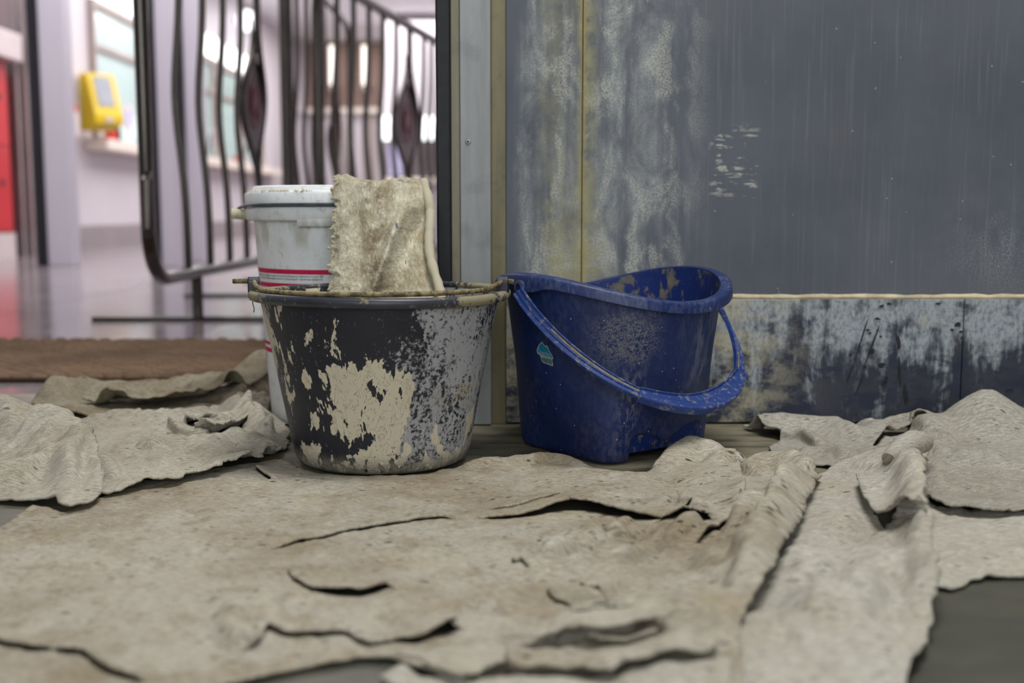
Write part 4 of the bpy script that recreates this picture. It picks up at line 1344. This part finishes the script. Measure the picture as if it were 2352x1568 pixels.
def rag(name, label, outline, mat, res=0.003, feats=(), wav=(0.0022, 9), crumple=(0.0012, 34), edge=0.002, ragged=0.0016, soft=5, zo=0.0, holes=(), seed=0, thick=0.0022, lift=0.0012, keep=None):
    """one torn rag lying on the floor: outline, folds ('r'), lifted tears ('l') and bumps ('b') given as spots on the floor"""
    base = np.array([G(p[0], p[1], zo) for p in outline])
    P = []
    n = len(base)
    closed = np.vstack([base, base[:1]])
    ln = 0.0
    for i in range(n):
        a, b = closed[i], closed[i + 1]
        m_ = max(1, int(np.hypot(*(b - a)) / 0.007))
        d = (b - a); nn = np.array([-d[1], d[0]]) / (np.hypot(*d) + 1e-9)
        for k in range(m_):
            q = a + d * k / m_
            j = ragged * (vnoise(np.array([ln * 120]), np.array([seed * 3.0]))[0] + 0.7 * vnoise(np.array([ln * 330]), np.array([seed * 5.0]))[0]) + ragged * 1.2 * vnoise(np.array([ln * 28]), np.array([seed * 7.0]))[0]
            P.append(q + nn * j); ln += np.hypot(*d) / m_
    P = np.array(P)
    lo = P.min(0) - res; hi = P.max(0) + res
    xs = np.arange(lo[0], hi[0] + res, res); ys = np.arange(lo[1], hi[1] + res, res)
    X, Y = np.meshgrid(xs, ys)
    # cells whose centre lies inside
    cx = X[:-1, :-1] + res / 2; cy = Y[:-1, :-1] + res / 2
    cell = inside_poly(cx, cy, P)
    hp_ = []
    for (px, py, rx, ry, rot) in holes:
        c = G(px, py); ca, sa = math.cos(rot), math.sin(rot)
        hh = np.array([c + np.array([ca * rx * math.cos(a) - sa * ry * math.sin(a), sa * rx * math.cos(a) + ca * ry * math.sin(a)]) * (1 + 0.22 * math.sin(3 * a + px)) for a in np.linspace(0, 2 * math.pi, 22)[:-1]])
        cell &= ~inside_poly(cx, cy, hh); hp_.append(hh)
    used = np.zeros(X.shape, int)
    for dj in (0, 1):
        for di in (0, 1): used[dj:dj + cell.shape[0], di:di + cell.shape[1]] += cell
    vm = used > 0
    bd = vm & (used < 4)
    jj, ii = np.where(vm)
    vid = -np.ones(X.shape, int); vid[jj, ii] = np.arange(len(jj))
    x = X[jj, ii].copy(); y = Y[jj, ii].copy(); isb = bd[jj, ii]
    dist, bx, by = nearest_on(x, y, P)
    d2 = dist.copy()
    for hh in hp_:
        dh, hx, hy = nearest_on(x, y, hh)
        m_ = dh < d2
        bx = np.where(m_, hx, bx); by = np.where(m_, hy, by); d2 = np.minimum(d2, dh)
    sn = isb & (d2 < 1.6 * res)
    x = np.where(sn, bx, x); y = np.where(sn, by, y)
    u0, v0 = x.copy(), y.copy()
    # resting height
    z = GR.sample(GR.drape(soft), x, y) + lift
    flat = 1.0
    ex = np.exp(-d2 / 0.012)
    z = z + wav[0] * (1 + fbm(x, y, wav[1], 3, seed + 1)) * np.clip(d2 / 0.03, 0.25, 1)
    cr_ = fbm(x + 0.01 * fbm(x, y, 20, 2, seed + 4), y, crumple[1], 3, seed + 2, 0.55)
    z = z + crumple[0] * (np.abs(cr_) * 1.3)
    z = z + 0.0005 * fbm(x, y * 1.5, 110, 2, seed + 6)
    z = z + edge * ex * np.clip(0.35 + vnoise(x * 26, y * 26, seed + 9) + 0.5 * vnoise(x * 70, y * 70, seed + 8), 0, 2)
    dx = np.zeros_like(x); dy = np.zeros_like(x)
    cj, ci = np.where(cell)
    quad = np.stack([vid[cj, ci], vid[cj, ci + 1], vid[cj + 1, ci + 1], vid[cj + 1, ci]], 1)
    cut = np.zeros(len(quad), bool)
    for f in feats:
        kind = f[0]
        if kind == 'b':
            _, px, py, rx, ry, rot, h = f
            c = G(px, py); ca, sa = math.cos(rot), math.sin(rot)
            a_ = ((x - c[0]) * ca + (y - c[1]) * sa) / rx; b_ = (-(x - c[0]) * sa + (y - c[1]) * ca) / ry
            z = z + h * np.exp(-(a_ * a_ + b_ * b_))
            continue
        pts = f[1]
        L3 = smooth_line([[*G(p[0], p[1]), (p[2] if len(p) > 2 else 1.0)] for p in pts], 6)
        s_, nx, ny, t = near_line(x, y, L3)
        tl = np.linspace(0, 1, len(L3)); seg = np.hypot(*(L3[1:, :2] - L3[:-1, :2]).T); cum = np.concatenate([[0], np.cumsum(seg)]) / seg.sum()
        amp = np.interp(t, cum, L3[:, 2])
        endt = np.clip(t / 0.10, 0, 1) * np.clip((1 - t) / 0.10, 0, 1)
        endt = endt * endt * (3 - 2 * endt)
        if kind == 'r':          # fold: height, half width, lean (sideways fall, + towards the left of the line)
            _, _, h, w_, lean = f[:5]
            op = f[5] if len(f) > 5 else True
            e_ = endt if op else 1.0
            jag = 1 + 0.25 * vnoise(x * 40, y * 40, seed + 21)
            p_ = np.exp(-(np.abs(s_) / w_) ** 2.2) * amp * e_
            z = z + h * p_ * jag
            sh = lean * h * p_ ** 1.3
            dx = dx + nx * sh; dy = dy + ny * sh
        elif kind == 'u':        # edge that lifts off what it lies on
            _, _, h, w_ = f[:4]
            z = z + h * np.exp(-np.abs(s_) / w_) * endt * amp * (0.6 + 0.6 * np.clip(vnoise(x * 30, y * 30, seed + 25) + .4, 0, 1))
        elif kind == 'l':        # tear: right side of the line is lifted and hangs over the left side
            s_, nx, ny = -s_, -nx, -ny
            _, _, h, w_, over = f[:5]
            e_ = endt * amp
            up = (s_ >= 0)
            # the cloth is really parted along the tear
            qs = up[quad]; straddle = (qs.any(1) & ~qs.all(1)) & (np.abs(s_[quad]).max(1) < 3 * res) & (e_[quad].min(1) > 0.12)
            cut |= straddle
            tv = np.zeros(len(x), bool); tv[quad[straddle].ravel()] = True
            x = np.where(tv, x - nx * s_ * 0.9, x); y = np.where(tv, y - ny * s_ * 0.9, y)
            s_ = np.where(tv, np.where(up, 1e-6, -1e-6), s_)
            p_ = np.where(up, np.exp(-np.abs(s_) / w_), 0.0) * e_
            z = z + h * p_
            q_ = np.where(up, np.exp(-np.abs(s_) / (w_ * 0.35)), 0.0) * e_
            dx = dx - nx * over * q_; dy = dy - ny * over * q_
            dn = np.where(~up, np.exp(-np.abs(s_) / 0.005), 0.0) * e_
            z = z - np.minimum(0.0016, h * 0.3) * dn
    x = x + dx; y = y + dy
    if keep is not None:
        for (cx_, cy_, rr_) in keep:        # do not run into the foot of a bucket
            ddx = x - cx_; ddy = y - cy_; q = np.hypot(ddx, ddy)
            m_ = q < rr_
            x = np.where(m_, cx_ + ddx / q * rr_, x); y = np.where(m_, cy_ + ddy / q * rr_, y)
    z = np.maximum(z, GR.sample(GR.h, x, y) + 0.0006)
    GR.put(x, y, z + thick)
    verts = np.stack([x, y, z], 1)
    faces = quad[~cut]
    me = bpy.data.meshes.new(name)
    me.vertices.add(len(verts)); me.vertices.foreach_set('co', verts.ravel().astype('f'))
    me.loops.add(len(faces) * 4); me.loops.foreach_set('vertex_index', faces.ravel().astype('i'))
    me.polygons.add(len(faces)); me.polygons.foreach_set('loop_start', np.arange(0, len(faces) * 4, 4).astype('i'))
    me.update(calc_edges=True)
    uvl = me.uv_layers.new(name='weave')
    uv = np.stack([u0, v0], 1)[faces.ravel()]
    uvl.data.foreach_set('uv', uv.ravel().astype('f'))
    me.polygons.foreach_set('use_smooth', np.ones(len(faces), bool))
    me.materials.append(mat)
    o = bpy.data.objects.new(name, me); COL.objects.link(o)
    so = o.modifiers.new('thickness', 'SOLIDIFY'); so.thickness = thick; so.offset = 1.0
    tag(o, label, 'rag', 'rags spread on the floor')
    return o


def creases(cx, cy, rx, ry, n, deg, h, w, seed, ln=70):
    """small folds scattered over a patch of a rag"""
    r = random.Random(seed); out = []
    for _ in range(n):
        x = cx + r.uniform(-rx, rx); y = cy + r.uniform(-ry, ry)
        a = math.radians(deg + r.uniform(-35, 35)); l = ln * r.uniform(.5, 1.3)
        dx, dy = math.cos(a) * l, -math.sin(a) * l * 0.45
        b = r.uniform(-.25, .25) * l
        out.append(('r', [(x - dx, y - dy), (x + b * 0.4, y + b * .35), (x + dx, y + dy)], h * r.uniform(.5, 1.25), w * r.uniform(.7, 1.4), r.uniform(-.6, .6)))
    return out


FOOT = [(BB[0], BB[1], 0.1115), (WP[0], WP[1], 0.1145)]

# right: flat pale rag at the frame's edge
rag('floor_rag', 'flat pale rag lying at the right edge in front of the grey rag', [(2060, 1150), (2180, 1180), (2420, 1180), (2700, 1190), (2700, 1345), (2420, 1338), (2330, 1333), (2255, 1332), (2215, 1345), (2185, 1362), (2130, 1358), (2080, 1330), (2030, 1240)],
    M['cloth_pale'], 0.003, [('r', [(2230, 1330), (2340, 1290), (2500, 1270)], .004, .012, 0)], seed=1, ragged=0.0028)

# right: grey ribbed rag bunched against the wall
rag('floor_rag', 'grey ribbed rag bunched up against the dark skirting plate', [(1705, 985), (1740, 1003), (1800, 1012), (1765, 1035), (1775, 1052), (1850, 1068), (1960, 1090), (2070, 1110), (2112, 1130), (2125, 1170), (2170, 1195), (2260, 1206), (2360, 1198), (2700, 1190), (2700, 1000), (2352, 992), (2200, 992), (2050, 992), (1900, 990), (1790, 985)],
    M['cloth_back'], 0.003,
    [('r', [(1705, 992, .6), (1745, 1000, 1.0), (1800, 998, 1.0), (1880, 1000, .8), (1960, 1015, .55), (2050, 1015, .5)], .030, .026, .25),
     ('r', [(1740, 1012), (1800, 1014), (1860, 1020), (1900, 1040)], .016, .010, -.7),
     ('r', [(1960, 1005), (2050, 1000), (2110, 1003), (2160, 1025)], .018, .016, -.6),
     ('l', [(2150, 1010), (2110, 1005), (2050, 1014), (2000, 1035)], .010, .02, .004),
     ('b', 2238, 1010, .055, .040, .1, .048), ('b', 2320, 1012, .06, .035, 0, .026), ('r', [(2150, 1060), (2240, 1050), (2330, 1090)], .006, .03, 0),
     ('r', [(1830, 1045), (1900, 1050), (1980, 1080)], .006, .016, 0), ('r', [(2150, 1120), (2230, 1130), (2330, 1120)], .005, .02, 0),
     ('u', [(2330, 1198), (2260, 1204), (2180, 1190), (2130, 1165)], .006, .03, .002)]
    + creases(2150, 1090, 180, 70, 14, 10, .006, .012, 8),
    seed=2, crumple=(.0014, 38))

# right: big folded rag
big_right = rag('floor_rag', 'large folded rag with a rolled fold ending in a knob at the right', [(1790, 1120), (1850, 1105), (1920, 1085), (2000, 1078), (2070, 1068), (2120, 1062), (2135, 1075), (2120, 1105), (2122, 1150), (2132, 1200), (2142, 1260), (2150, 1330), (2158, 1410), (2140, 1480), (2095, 1560), (2060, 1640), (1900, 1700), (1600, 1720), (1600, 1600), (1640, 1480), (1660, 1380), (1730, 1260)],
    M['cloth_right'], 0.003,
    [('r', [(2070, 1095, .7), (2095, 1130, .8), (2108, 1190, .9), (2128, 1260, 1.0), (2140, 1330, 1.0), (2146, 1410, .8), (2130, 1500, .5)], .034, .020, -.15),
     ('l', [(2145, 1330), (2125, 1290), (2100, 1262), (2050, 1240), (2010, 1205), (1992, 1160), (1982, 1120)], .016, .045, .010),
     ('r', [(1985, 1105), (2030, 1090), (2075, 1078)], .012, .020, 0),
     ('r', [(1890, 1480, .6), (1960, 1400, 1), (2010, 1330, 1), (2030, 1290, .6)], .012, .035, 0),
     ('r', [(1780, 1520), (1840, 1470), (1950, 1440), (2040, 1450)], .010, .03, 0),
     ('r', [(1760, 1420), (1820, 1320), (1870, 1230), (1900, 1160)], .005, .02, 0),
     ('b', 1960, 1240, .06, .05, .3, -.006), ('b', 1990, 1540, .07, .05, 0, .012),
     ('r', [(1640, 1560), (1720, 1500), (1800, 1500)], .014, .022, .3)]
    + creases(1930, 1330, 110, 150, 16, 60, .006, .012, 6) + creases(2080, 1180, 40, 60, 5, 70, .005, .007, 7),
    seed=3, wav=(.003, 8), ragged=.0015)
# rolled end of that fold: a knob lying on it

# big front rag that covers most of the floor
rag('floor_rag', 'big worn rag covering the floor in front of the buckets', [(-330, 1330), (-60, 1235), (0, 1222), (30, 1200), (75, 1168), (150, 1186), (235, 1150), (330, 1110), (430, 1090), (560, 1072), (640, 1062), (690, 1078), (770, 1091), (880, 1095), (1000, 1091), (1050, 1084), (1120, 1074), (1290, 1064), (1355, 1080), (1440, 1095), (1500, 1095), (1545, 1082), (1600, 1068), (1670, 1075), (1730, 1085), (1790, 1090), (1855, 1092), (1885, 1118), (1868, 1165), (1838, 1235), (1803, 1320), (1768, 1400), (1735, 1450), (1700, 1520), (1700, 1640), (1300, 1600), (1000, 1560), (900, 1522), (830, 1522), (740, 1538), (640, 1560), (500, 1594), (300, 1640), (60, 1660), (-330, 1640)],
    M['cloth_front'], 0.0026,
    [('l', [(1060, 1200), (960, 1204), (870, 1220), (800, 1230), (740, 1246), (680, 1258), (610, 1280)], .0038, .04, .0045),
     ('l', [(1530, 1226, .3), (1450, 1206, .8), (1390, 1190, 1), (1320, 1178, 1.15), (1270, 1182, 1), (1200, 1196, .5), (1080, 1202, .25)], .0125, .045, .009),
     ('l', [(920, 1380, .4), (885, 1364, 1), (830, 1385, 1.3), (760, 1388, 1.2), (700, 1364, .8), (660, 1320, .3)], .0065, .025, .006),
     ('l', [(1075, 1470, .4), (1045, 1462, 1.9), (1010, 1468, 2.1), (960, 1486, 1), (900, 1492, .7), (850, 1498, .6), (800, 1480, .8), (720, 1480, .7), (620, 1490, .6), (530, 1530, .4)], .0065, .030, .006),
     ('l', [(345, 1585), (250, 1555), (200, 1522), (120, 1515)], .005, .035, .004), ('l', [(130, 1515), (60, 1510), (-20, 1490)], .005, .035, .004),
     ('l', [(1395, 1398), (1375, 1375), (1335, 1350)], .004, .02, .004), ('l', [(1215, 1330), (1200, 1315), (1180, 1300)], .004, .015, .004),
     ('r', [(1040, 1087, .4), (1110, 1078, 1), (1200, 1073, 1), (1290, 1069, 1), (1360, 1085, .4)], .011, .0070, -.25),
     ('r', [(1480, 1094, .3), (1530, 1086, .8), (1590, 1075, 1.25), (1650, 1080, 1.0), (1690, 1095, .6)], .027, .026, .1),
     ('r', [(1560, 1125, .5), (1620, 1105, .8), (1670, 1092, .5)], .012, .03, 0),
     ('l', [(1680, 1085), (1690, 1120), (1700, 1165), (1670, 1215), (1620, 1250), (1588, 1280)], .011, .025, .007),
     ('l', [(1640, 1220, .6), (1600, 1205, 1.2), (1560, 1203, 1.2), (1530, 1215, 1), (1490, 1228, .5)], .010, .02, .007),
     ('r', [(1505, 1190, .8), (1545, 1172, 1), (1590, 1178, 1), (1630, 1200, .7)], .012, .010, -.5),
     ('r', [(1835, 1118, .9), (1818, 1170, 1), (1786, 1245, 1), (1750, 1325, .85), (1718, 1400, .55), (1690, 1450, .2)], .028, .0155, -.35),
     ('r', [(1715, 1100, .6), (1760, 1090, 1), (1815, 1096, 1), (1850, 1108, .8)], .024, .015, .4),
     ('r', [(1716, 1125, .8), (1724, 1190, .8), (1690, 1275, .5)], .012, .011, -.5), ('r', [(1790, 1135), (1750, 1205), (1705, 1270)], .008, .012, 0),
     ('r', [(1230, 1318), (1330, 1275), (1400, 1240), (1440, 1210)], .010, .011, -.5), ('r', [(1280, 1330), (1420, 1302), (1520, 1265), (1600, 1232)], .013, .012, -.5),
     ('r', [(1400, 1265), (1480, 1240), (1560, 1230)], .010, .009, -.5), ('r', [(1190, 1308), (1215, 1328), (1330, 1328), (1470, 1315)], .006, .010, .4),
     ('r', [(1330, 1290), (1380, 1270), (1450, 1262)], .007, .008, -.4), ('r', [(1620, 1340), (1660, 1300), (1720, 1250)], .009, .013, 0), ('r', [(1640, 1370), (1690, 1330), (1740, 1270)], .007, .010, .3),
     ('l', [(1290, 1160), (1200, 1176), (1120, 1184)], .003, .015, .003),
     ('r', [(1250, 1400), (1330, 1380), (1420, 1385)], .005, .012, 0), ('r', [(1420, 1350), (1500, 1355), (1600, 1340)], .004, .02, 0),
     ('l', [(1310, 1404), (1278, 1400), (1262, 1380)], .003, .01, .003),
     ('l', [(628, 1112), (606, 1098), (590, 1083)], .005, .012, .003), ('r', [(1310, 1090), (1400, 1105), (1500, 1110)], .004, .02, 0),
     ('r', [(560, 1468), (590, 1436), (640, 1424)], .010, .010, -.3), ('r', [(530, 1444), (535, 1486), (560, 1512)], .010, .009, 0), ('r', [(612, 1436), (628, 1470), (592, 1498)], .009, .009, 0),
     ('b', 1330, 1110, .10, .03, 0, .004), ('b', 800, 1435, .12, .05, 0, .004), ('b', 1430, 1145, .05, .03, 0, .007), ('b', 1580, 1450, .04, .03, .2, .010), ('b', 1510, 1470, .05, .03, .2, .006),
     ('b', 250, 1440, .16, .10, 0, .005)]
    + creases(1430, 1280, 200, 45, 15, 20, .0036, .0080, 21) + creases(1650, 1260, 70, 100, 8, 60, .0050, .009, 22) + creases(1300, 1440, 330, 50, 16, 5, .005, .008, 3) + creases(400, 1300, 380, 120, 10, 5, .0022, .010, 4, 110) + creases(1000, 1130, 300, 30, 8, 5, .002, .008, 5),
    wav=(.0016, 8), crumple=(.0008, 40), seed=6, soft=6, keep=FOOT, ragged=.0009, edge=.001,
    holes=[(1572, 1190, .014, .006, .5), (1612, 1214, .009, .005, .2), (1612, 1424, .012, .0055, -.5), (1582, 1402, .004, .003, 0)])

# left: dark rags heaped behind
rag('floor_rag', 'dull olive rag heaped lowest along the brown mat', [(75, 932), (120, 912), (200, 905), (330, 902), (440, 900), (520, 892), (600, 880), (640, 885), (650, 925), (640, 958), (560, 965), (440, 972), (320, 972), (210, 966), (120, 950)],
    M['cloth_dark'], 0.003,
    [('r', [(105, 935, .5), (150, 918, 1.1), (240, 918, .7), (340, 915, .8), (440, 910, .8), (520, 905, .6)], .032, .024, .1),
     ('r', [(500, 935, .3), (550, 915, .7), (590, 900, 1.2), (640, 892, 1.5)], .036, .030, .1),
     ('u', [(480, 968), (380, 968), (300, 966), (210, 960), (130, 948)], .010, .03, .006),
     ('r', [(520, 945), (560, 930), (600, 940), (640, 950)], .022, .014, -.4)],
    seed=4, crumple=(.0022, 26), keep=FOOT)
rag('floor_rag', 'folded olive rag with hollow creases atop the heap at the mat', [(190, 938), (240, 925), (330, 920), (430, 915), (520, 905), (580, 893), (620, 890), (625, 905), (560, 925), (500, 938), (440, 948), (380, 955), (320, 958), (270, 955), (225, 950)],
    M['cloth_dark'], 0.0028,
    [('u', [(560, 922), (500, 936), (440, 946), (380, 953), (320, 956), (270, 953), (225, 946)], .020, .030, .008),
     ('r', [(250, 944, 1), (290, 938, 1.3), (330, 940, 1)], .012, .012, 0), ('r', [(330, 950, 1), (360, 944, 1.2), (390, 946, 1)], .010, .010, 0),
     ('r', [(430, 925), (490, 918), (540, 910)], .012, .010, -.5), ('r', [(360, 930), (420, 935), (470, 930)], .008, .010, -.5)],
    seed=14, crumple=(.0022, 26), soft=3, keep=FOOT)

# left: ragged-edged middle layer
rag('floor_rag', 'crumpled rag with a ragged front edge left of the black bucket', [(130, 975), (260, 972), (400, 972), (480, 966), (540, 952), (600, 948), (650, 966), (668, 1000), (662, 1035), (640, 1052), (612, 1062), (585, 1082), (540, 1092), (500, 1108), (455, 1112), (420, 1124), (360, 1132), (310, 1142), (260, 1152), (225, 1150), (150, 1080)],
    M['cloth_left'], 0.003,
    [('u', [(640, 1050), (590, 1075), (540, 1090), (480, 1108), (420, 1120), (350, 1132), (290, 1142), (240, 1150)], .010, .03, .004),
     ('r', [(400, 998), (450, 1010), (520, 1006), (560, 996)], .018, .010, -.6), ('r', [(430, 980), (500, 990), (560, 982)], .016, .009, -.5), ('l', [(560, 1000), (500, 1012), (450, 1008)], .010, .010, .005), ('l', [(520, 985), (470, 990), (430, 984)], .008, .010, .004),
     ('r', [(520, 960), (560, 990), (590, 1005), (620, 1015)], .024, .011, .5), ('r', [(560, 955), (600, 980), (640, 990)], .024, .010, -.5),
     ('r', [(360, 1020), (430, 1025), (500, 1018)], .006, .010, -.4), ('r', [(540, 1010), (590, 1030), (630, 1040)], .009, .012, 0),
     ('r', [(250, 1030), (400, 1060), (560, 1040)], .004, .03, 0), ('r', [(230, 1065), (250, 1100), (255, 1130)], .008, .010, .5), ('b', 580, 985, .03, .03, 0, .010)]
    + creases(480, 1040, 130, 50, 16, 12, .007, .009, 9, 55),
    seed=5, crumple=(.0026, 34), ragged=.0032, edge=.004, soft=4, keep=FOOT)

# scraps along the very front
rag('floor_rag', 'pale strip of rag lowest at the front edge', [(870, 1556), (930, 1548), (975, 1566), (1000, 1572), (1012, 1560), (1060, 1578), (1200, 1582), (1330, 1576), (1420, 1574), (1560, 1574), (1680, 1578), (1690, 1680), (1300, 1700), (1010, 1660)],
    M['cloth_pale'], 0.0028, [('u', [(1330, 1578), (1200, 1586), (1060, 1582), (960, 1568), (880, 1562)], .004, .03, .003)], seed=8, soft=2, wav=(.0006, 9), zo=.004)
rag('floor_rag', 'torn beige tongue of rag curling at the front edge', [(880, 1500), (930, 1490), (990, 1490), (1050, 1484), (1110, 1468), (1160, 1472), (1170, 1502), (1135, 1522), (1100, 1540), (1058, 1550), (1010, 1540), (975, 1520), (930, 1508)],
    M['cloth_left'], 0.0025, [('r', [(985, 1528), (1050, 1544), (1120, 1530)], .004, .007, -.5), ('r', [(920, 1500), (1000, 1506), (1080, 1498), (1150, 1485)], .003, .012, 0)], seed=7, soft=2, wav=(.0006, 9), zo=.016, edge=.003)
rag('floor_rag', 'layered torn strip of rag at the front, below the holed lump', [(1160, 1506), (1240, 1510), (1270, 1500), (1340, 1486), (1430, 1490), (1520, 1496), (1600, 1506), (1650, 1520), (1620, 1552), (1540, 1548), (1450, 1556), (1400, 1572), (1340, 1556), (1250, 1544), (1170, 1550)],
    M['cloth_front'], 0.0025, [('u', [(1620, 1556), (1540, 1554), (1450, 1562), (1400, 1577), (1330, 1560), (1220, 1550)], .005, .025, .004), ('l', [(1560, 1540), (1480, 1536), (1400, 1532), (1330, 1520), (1280, 1512)], .005, .012, .005)], seed=9, soft=2, wav=(.0006, 9), zo=.012)
rag('floor_rag', 'small torn flap of rag with frayed edges before the front strip', [(1170, 1466), (1250, 1440), (1330, 1416), (1430, 1402), (1480, 1420), (1520, 1450), (1565, 1480), (1530, 1496), (1440, 1490), (1360, 1494), (1290, 1482), (1240, 1492), (1180, 1496)],
    M['cloth_left'], 0.0025, [('u', [(1570, 1492), (1500, 1500), (1420, 1498), (1340, 1500), (1260, 1492)], .005, .02, .004), ('l', [(1490, 1478), (1485, 1445), (1450, 1418)], .007, .015, .004), ('l', [(1440, 1474), (1360, 1462), (1290, 1468)], .004, .010, .004), ('l', [(1460, 1490), (1380, 1484), (1310, 1486)], .004, .010, .003)], seed=10, soft=2, wav=(.0006, 9), zo=.014)

# left: pale rag folded over at the frame's edge
rag('floor_rag', 'pale rag with a folded corner at the left edge', [(-330, 985), (-60, 978), (20, 985), (80, 1000), (135, 1020), (185, 1040), (215, 1075), (232, 1120), (240, 1160), (215, 1180), (160, 1192), (125, 1172), (70, 1162), (0, 1158), (-80, 1150), (-330, 1140)],
    M['cloth_left'], 0.003,
    [('r', [(-330, 1010, 1), (-60, 1005, 1), (0, 1005, 1), (70, 1022, .9), (130, 1045, .75), (180, 1075, .5), (210, 1110, .3)], .048, .045, 0, False),
     ('r', [(195, 1060, .8), (165, 1100, 1), (150, 1140, .8), (160, 1180, .5)], .014, .012, .4), ('r', [(-100, 1130, .8), (0, 1135, 1), (80, 1120, 1), (115, 1090, .6)], .022, .022, -.2),
     ('r', [(225, 1090), (232, 1130), (225, 1165)], .008, .012, 0), ('r', [(130, 1120), (170, 1140), (200, 1135)], .006, .012, 0)]
    + creases(70, 1080, 100, 60, 9, 30, .006, .010, 10),
    seed=11, wav=(.003, 8), crumple=(.0011, 36), soft=10)

# knob: rolled end of the big right rag
c0 = G(2040, 1112); c1 = G(2128, 1090)
pp = []; rr_ = []
for k in range(13):
    t = k / 12
    pp.append((c0[0] + (c1[0] - c0[0]) * t, c0[1] + (c1[1] - c0[1]) * t, 0.028 + 0.014 * math.sin(t * 2.4)))
    rr_.append(0.0135 * (0.72 + 0.38 * math.sin(t * 3.0) + 0.05 * math.sin(t * 23)) * (1 - 0.75 * max(0, (t - 0.88) / 0.12) ** 2))
kn = MB().tube(pp, rr_, 16).build('rolled_end', M['cloth_right'], big_right, True)
kuv = kn.data.uv_layers.new(name='weave')
for lp_ in kn.data.loops:
    co_ = kn.data.vertices[lp_.vertex_index].co
    kuv.data[lp_.index].uv = (co_.x, co_.y + co_.z)

# ------------------------------------------------------------------ cream towel hanging from the pail lid into the black bucket
NU, NV = 90, 130
X0, X1 = 0.016, 0.130
V = np.zeros((NV + 1, NU + 1, 3)); UV = np.zeros((NV + 1, NU + 1, 2))
for j in range(NV + 1):
    s_ = j / NV * 0.208          # length along the towel: first over the lid, then down
    for i in range(NU + 1):
        u = i / NU
        jag = 0.004 * float(vnoise(np.array([s_ * 90.0]), np.array([3.0]))[0]) + 0.0025 * float(vnoise(np.array([s_ * 260.0]), np.array([8.0]))[0])
        xt = X0 + (X1 - X0) * u + (jag * max(0, 1 - u * 9))
        R = 0.1475
        yt_ = -math.sqrt(max(R * R - xt * xt, 0.0018))     # lid edge
        lidlen = 0.045
        topz = 0.3540 + 0.0025 * math.sin(u * 9.0 + 1) * (1 if u > .1 else .5) + 0.004 * math.exp(-((u - 0.07) / 0.10) ** 2)
        if s_ < lidlen:
            k = s_ / lidlen
            y = yt_ + (lidlen - s_) * 0.9
            z = topz - 0.0035 * k ** 4
            if u > 0.8: y = max(y, yt_)
        else:
            dn = s_ - lidlen
            bend = 1 - math.exp(-dn / 0.006)
            hang = -0.1910 + 0.002 * math.sin(u * 7)
            k = min(1.3, dn / 0.135)
            y = (yt_ - 0.004 * bend) * (1 - k) + hang * k
            z = topz - 0.0035 - dn * (0.80 + 0.2 * bend)
            # pleats
            y -= 0.007 * math.exp(-((u - 0.10) / 0.07) ** 2) * min(1, dn / .03)
            y += 0.006 * math.exp(-((u - 0.27) / 0.045) ** 2) * min(1, dn / .03)
            fx = 0.93 - 0.44 * (dn / 0.13)
            y -= 0.026 * math.exp(-((u - fx + 0.05) / 0.065) ** 2) * max(0, min(1, (dn - 0.02) / 0.05))
            y += 0.034 * math.exp(-((u - fx - 0.15) / 0.09) ** 2) * max(0, min(1, (dn - 0.03) / 0.04)) * max(0, 1 - 0.6 * k)
            hem = max(0, (u - 0.93) / 0.07)
            y -= 0.010 * hem * min(1, dn / .03)
            xt += 0.024 * (dn / 0.13) * u + 0.010 * hem * math.sin(min(1, dn / .13) * 2.4) * 0 + 0.004 * math.sin(dn * 50) * u ** 4
        y += 0.0016 * float(fbm(np.array([u * .15]), np.array([s_]), 60, 3, 31)[0])
        z += 0.0012 * float(fbm(np.array([u * .15]), np.array([s_]), 80, 2, 37)[0])
        V[j, i] = (WP[0] + xt, WP[1] + y, z + 0.0006)
        UV[j, i] = (0.148 * u, s_)
me = bpy.data.meshes.new('cream_towel')
faces = [(j * (NU + 1) + i, (j + 1) * (NU + 1) + i, (j + 1) * (NU + 1) + i + 1, j * (NU + 1) + i + 1) for j in range(NV) for i in range(NU)]
me.from_pydata([tuple(p) for p in V.reshape(-1, 3)], [], faces)
uvl = me.uv_layers.new(name='weave')
uvf = UV.reshape(-1, 2)[np.array(faces).ravel()]
uvl.data.foreach_set('uv', uvf.ravel().astype('f'))
me.polygons.foreach_set('use_smooth', [True] * len(faces))
me.materials.append(M['towel'])
tw = bpy.data.objects.new('hanging_towel', me); COL.objects.link(tw)
so = tw.modifiers.new('thickness', 'SOLIDIFY'); so.thickness = 0.0045; so.offset = -1.0
tag(tw, 'matted cream towel hanging from the white pail into the black bucket', 'towel')
# thick rolled hem down its outer edge
hp2 = [V[j, NU] + np.array([0.001, -0.003, 0.0]) for j in range(22, NV + 1, 3)]
rr = random.Random(6)
MB().tube([tuple(p) for p in hp2], [0.0066 + rr.uniform(-.0009, .0009) for _ in hp2], 10).build('rolled_hem', M['towel'], tw, True)
# frayed threads on its inner edge
ft = MB()
for j in range(6, NV - 4, 2):
    if rr.random() < 0.45: continue
    p = Vector(V[j, 0]); l_ = rr.uniform(.0005, .0045)
    q = p + Vector((-l_, -rr.uniform(0, .004), rr.uniform(-.007, .003)))
    m1 = (p + q) / 2 + Vector((0, 0, rr.uniform(-.003, .002)))
    ft.tube([p + Vector((.002, 0, 0)), m1, q], [.0022, .0020, .0009], 6)
ft.build('frayed_threads', M['towel'], tw, True)['kind'] = 'stuff'
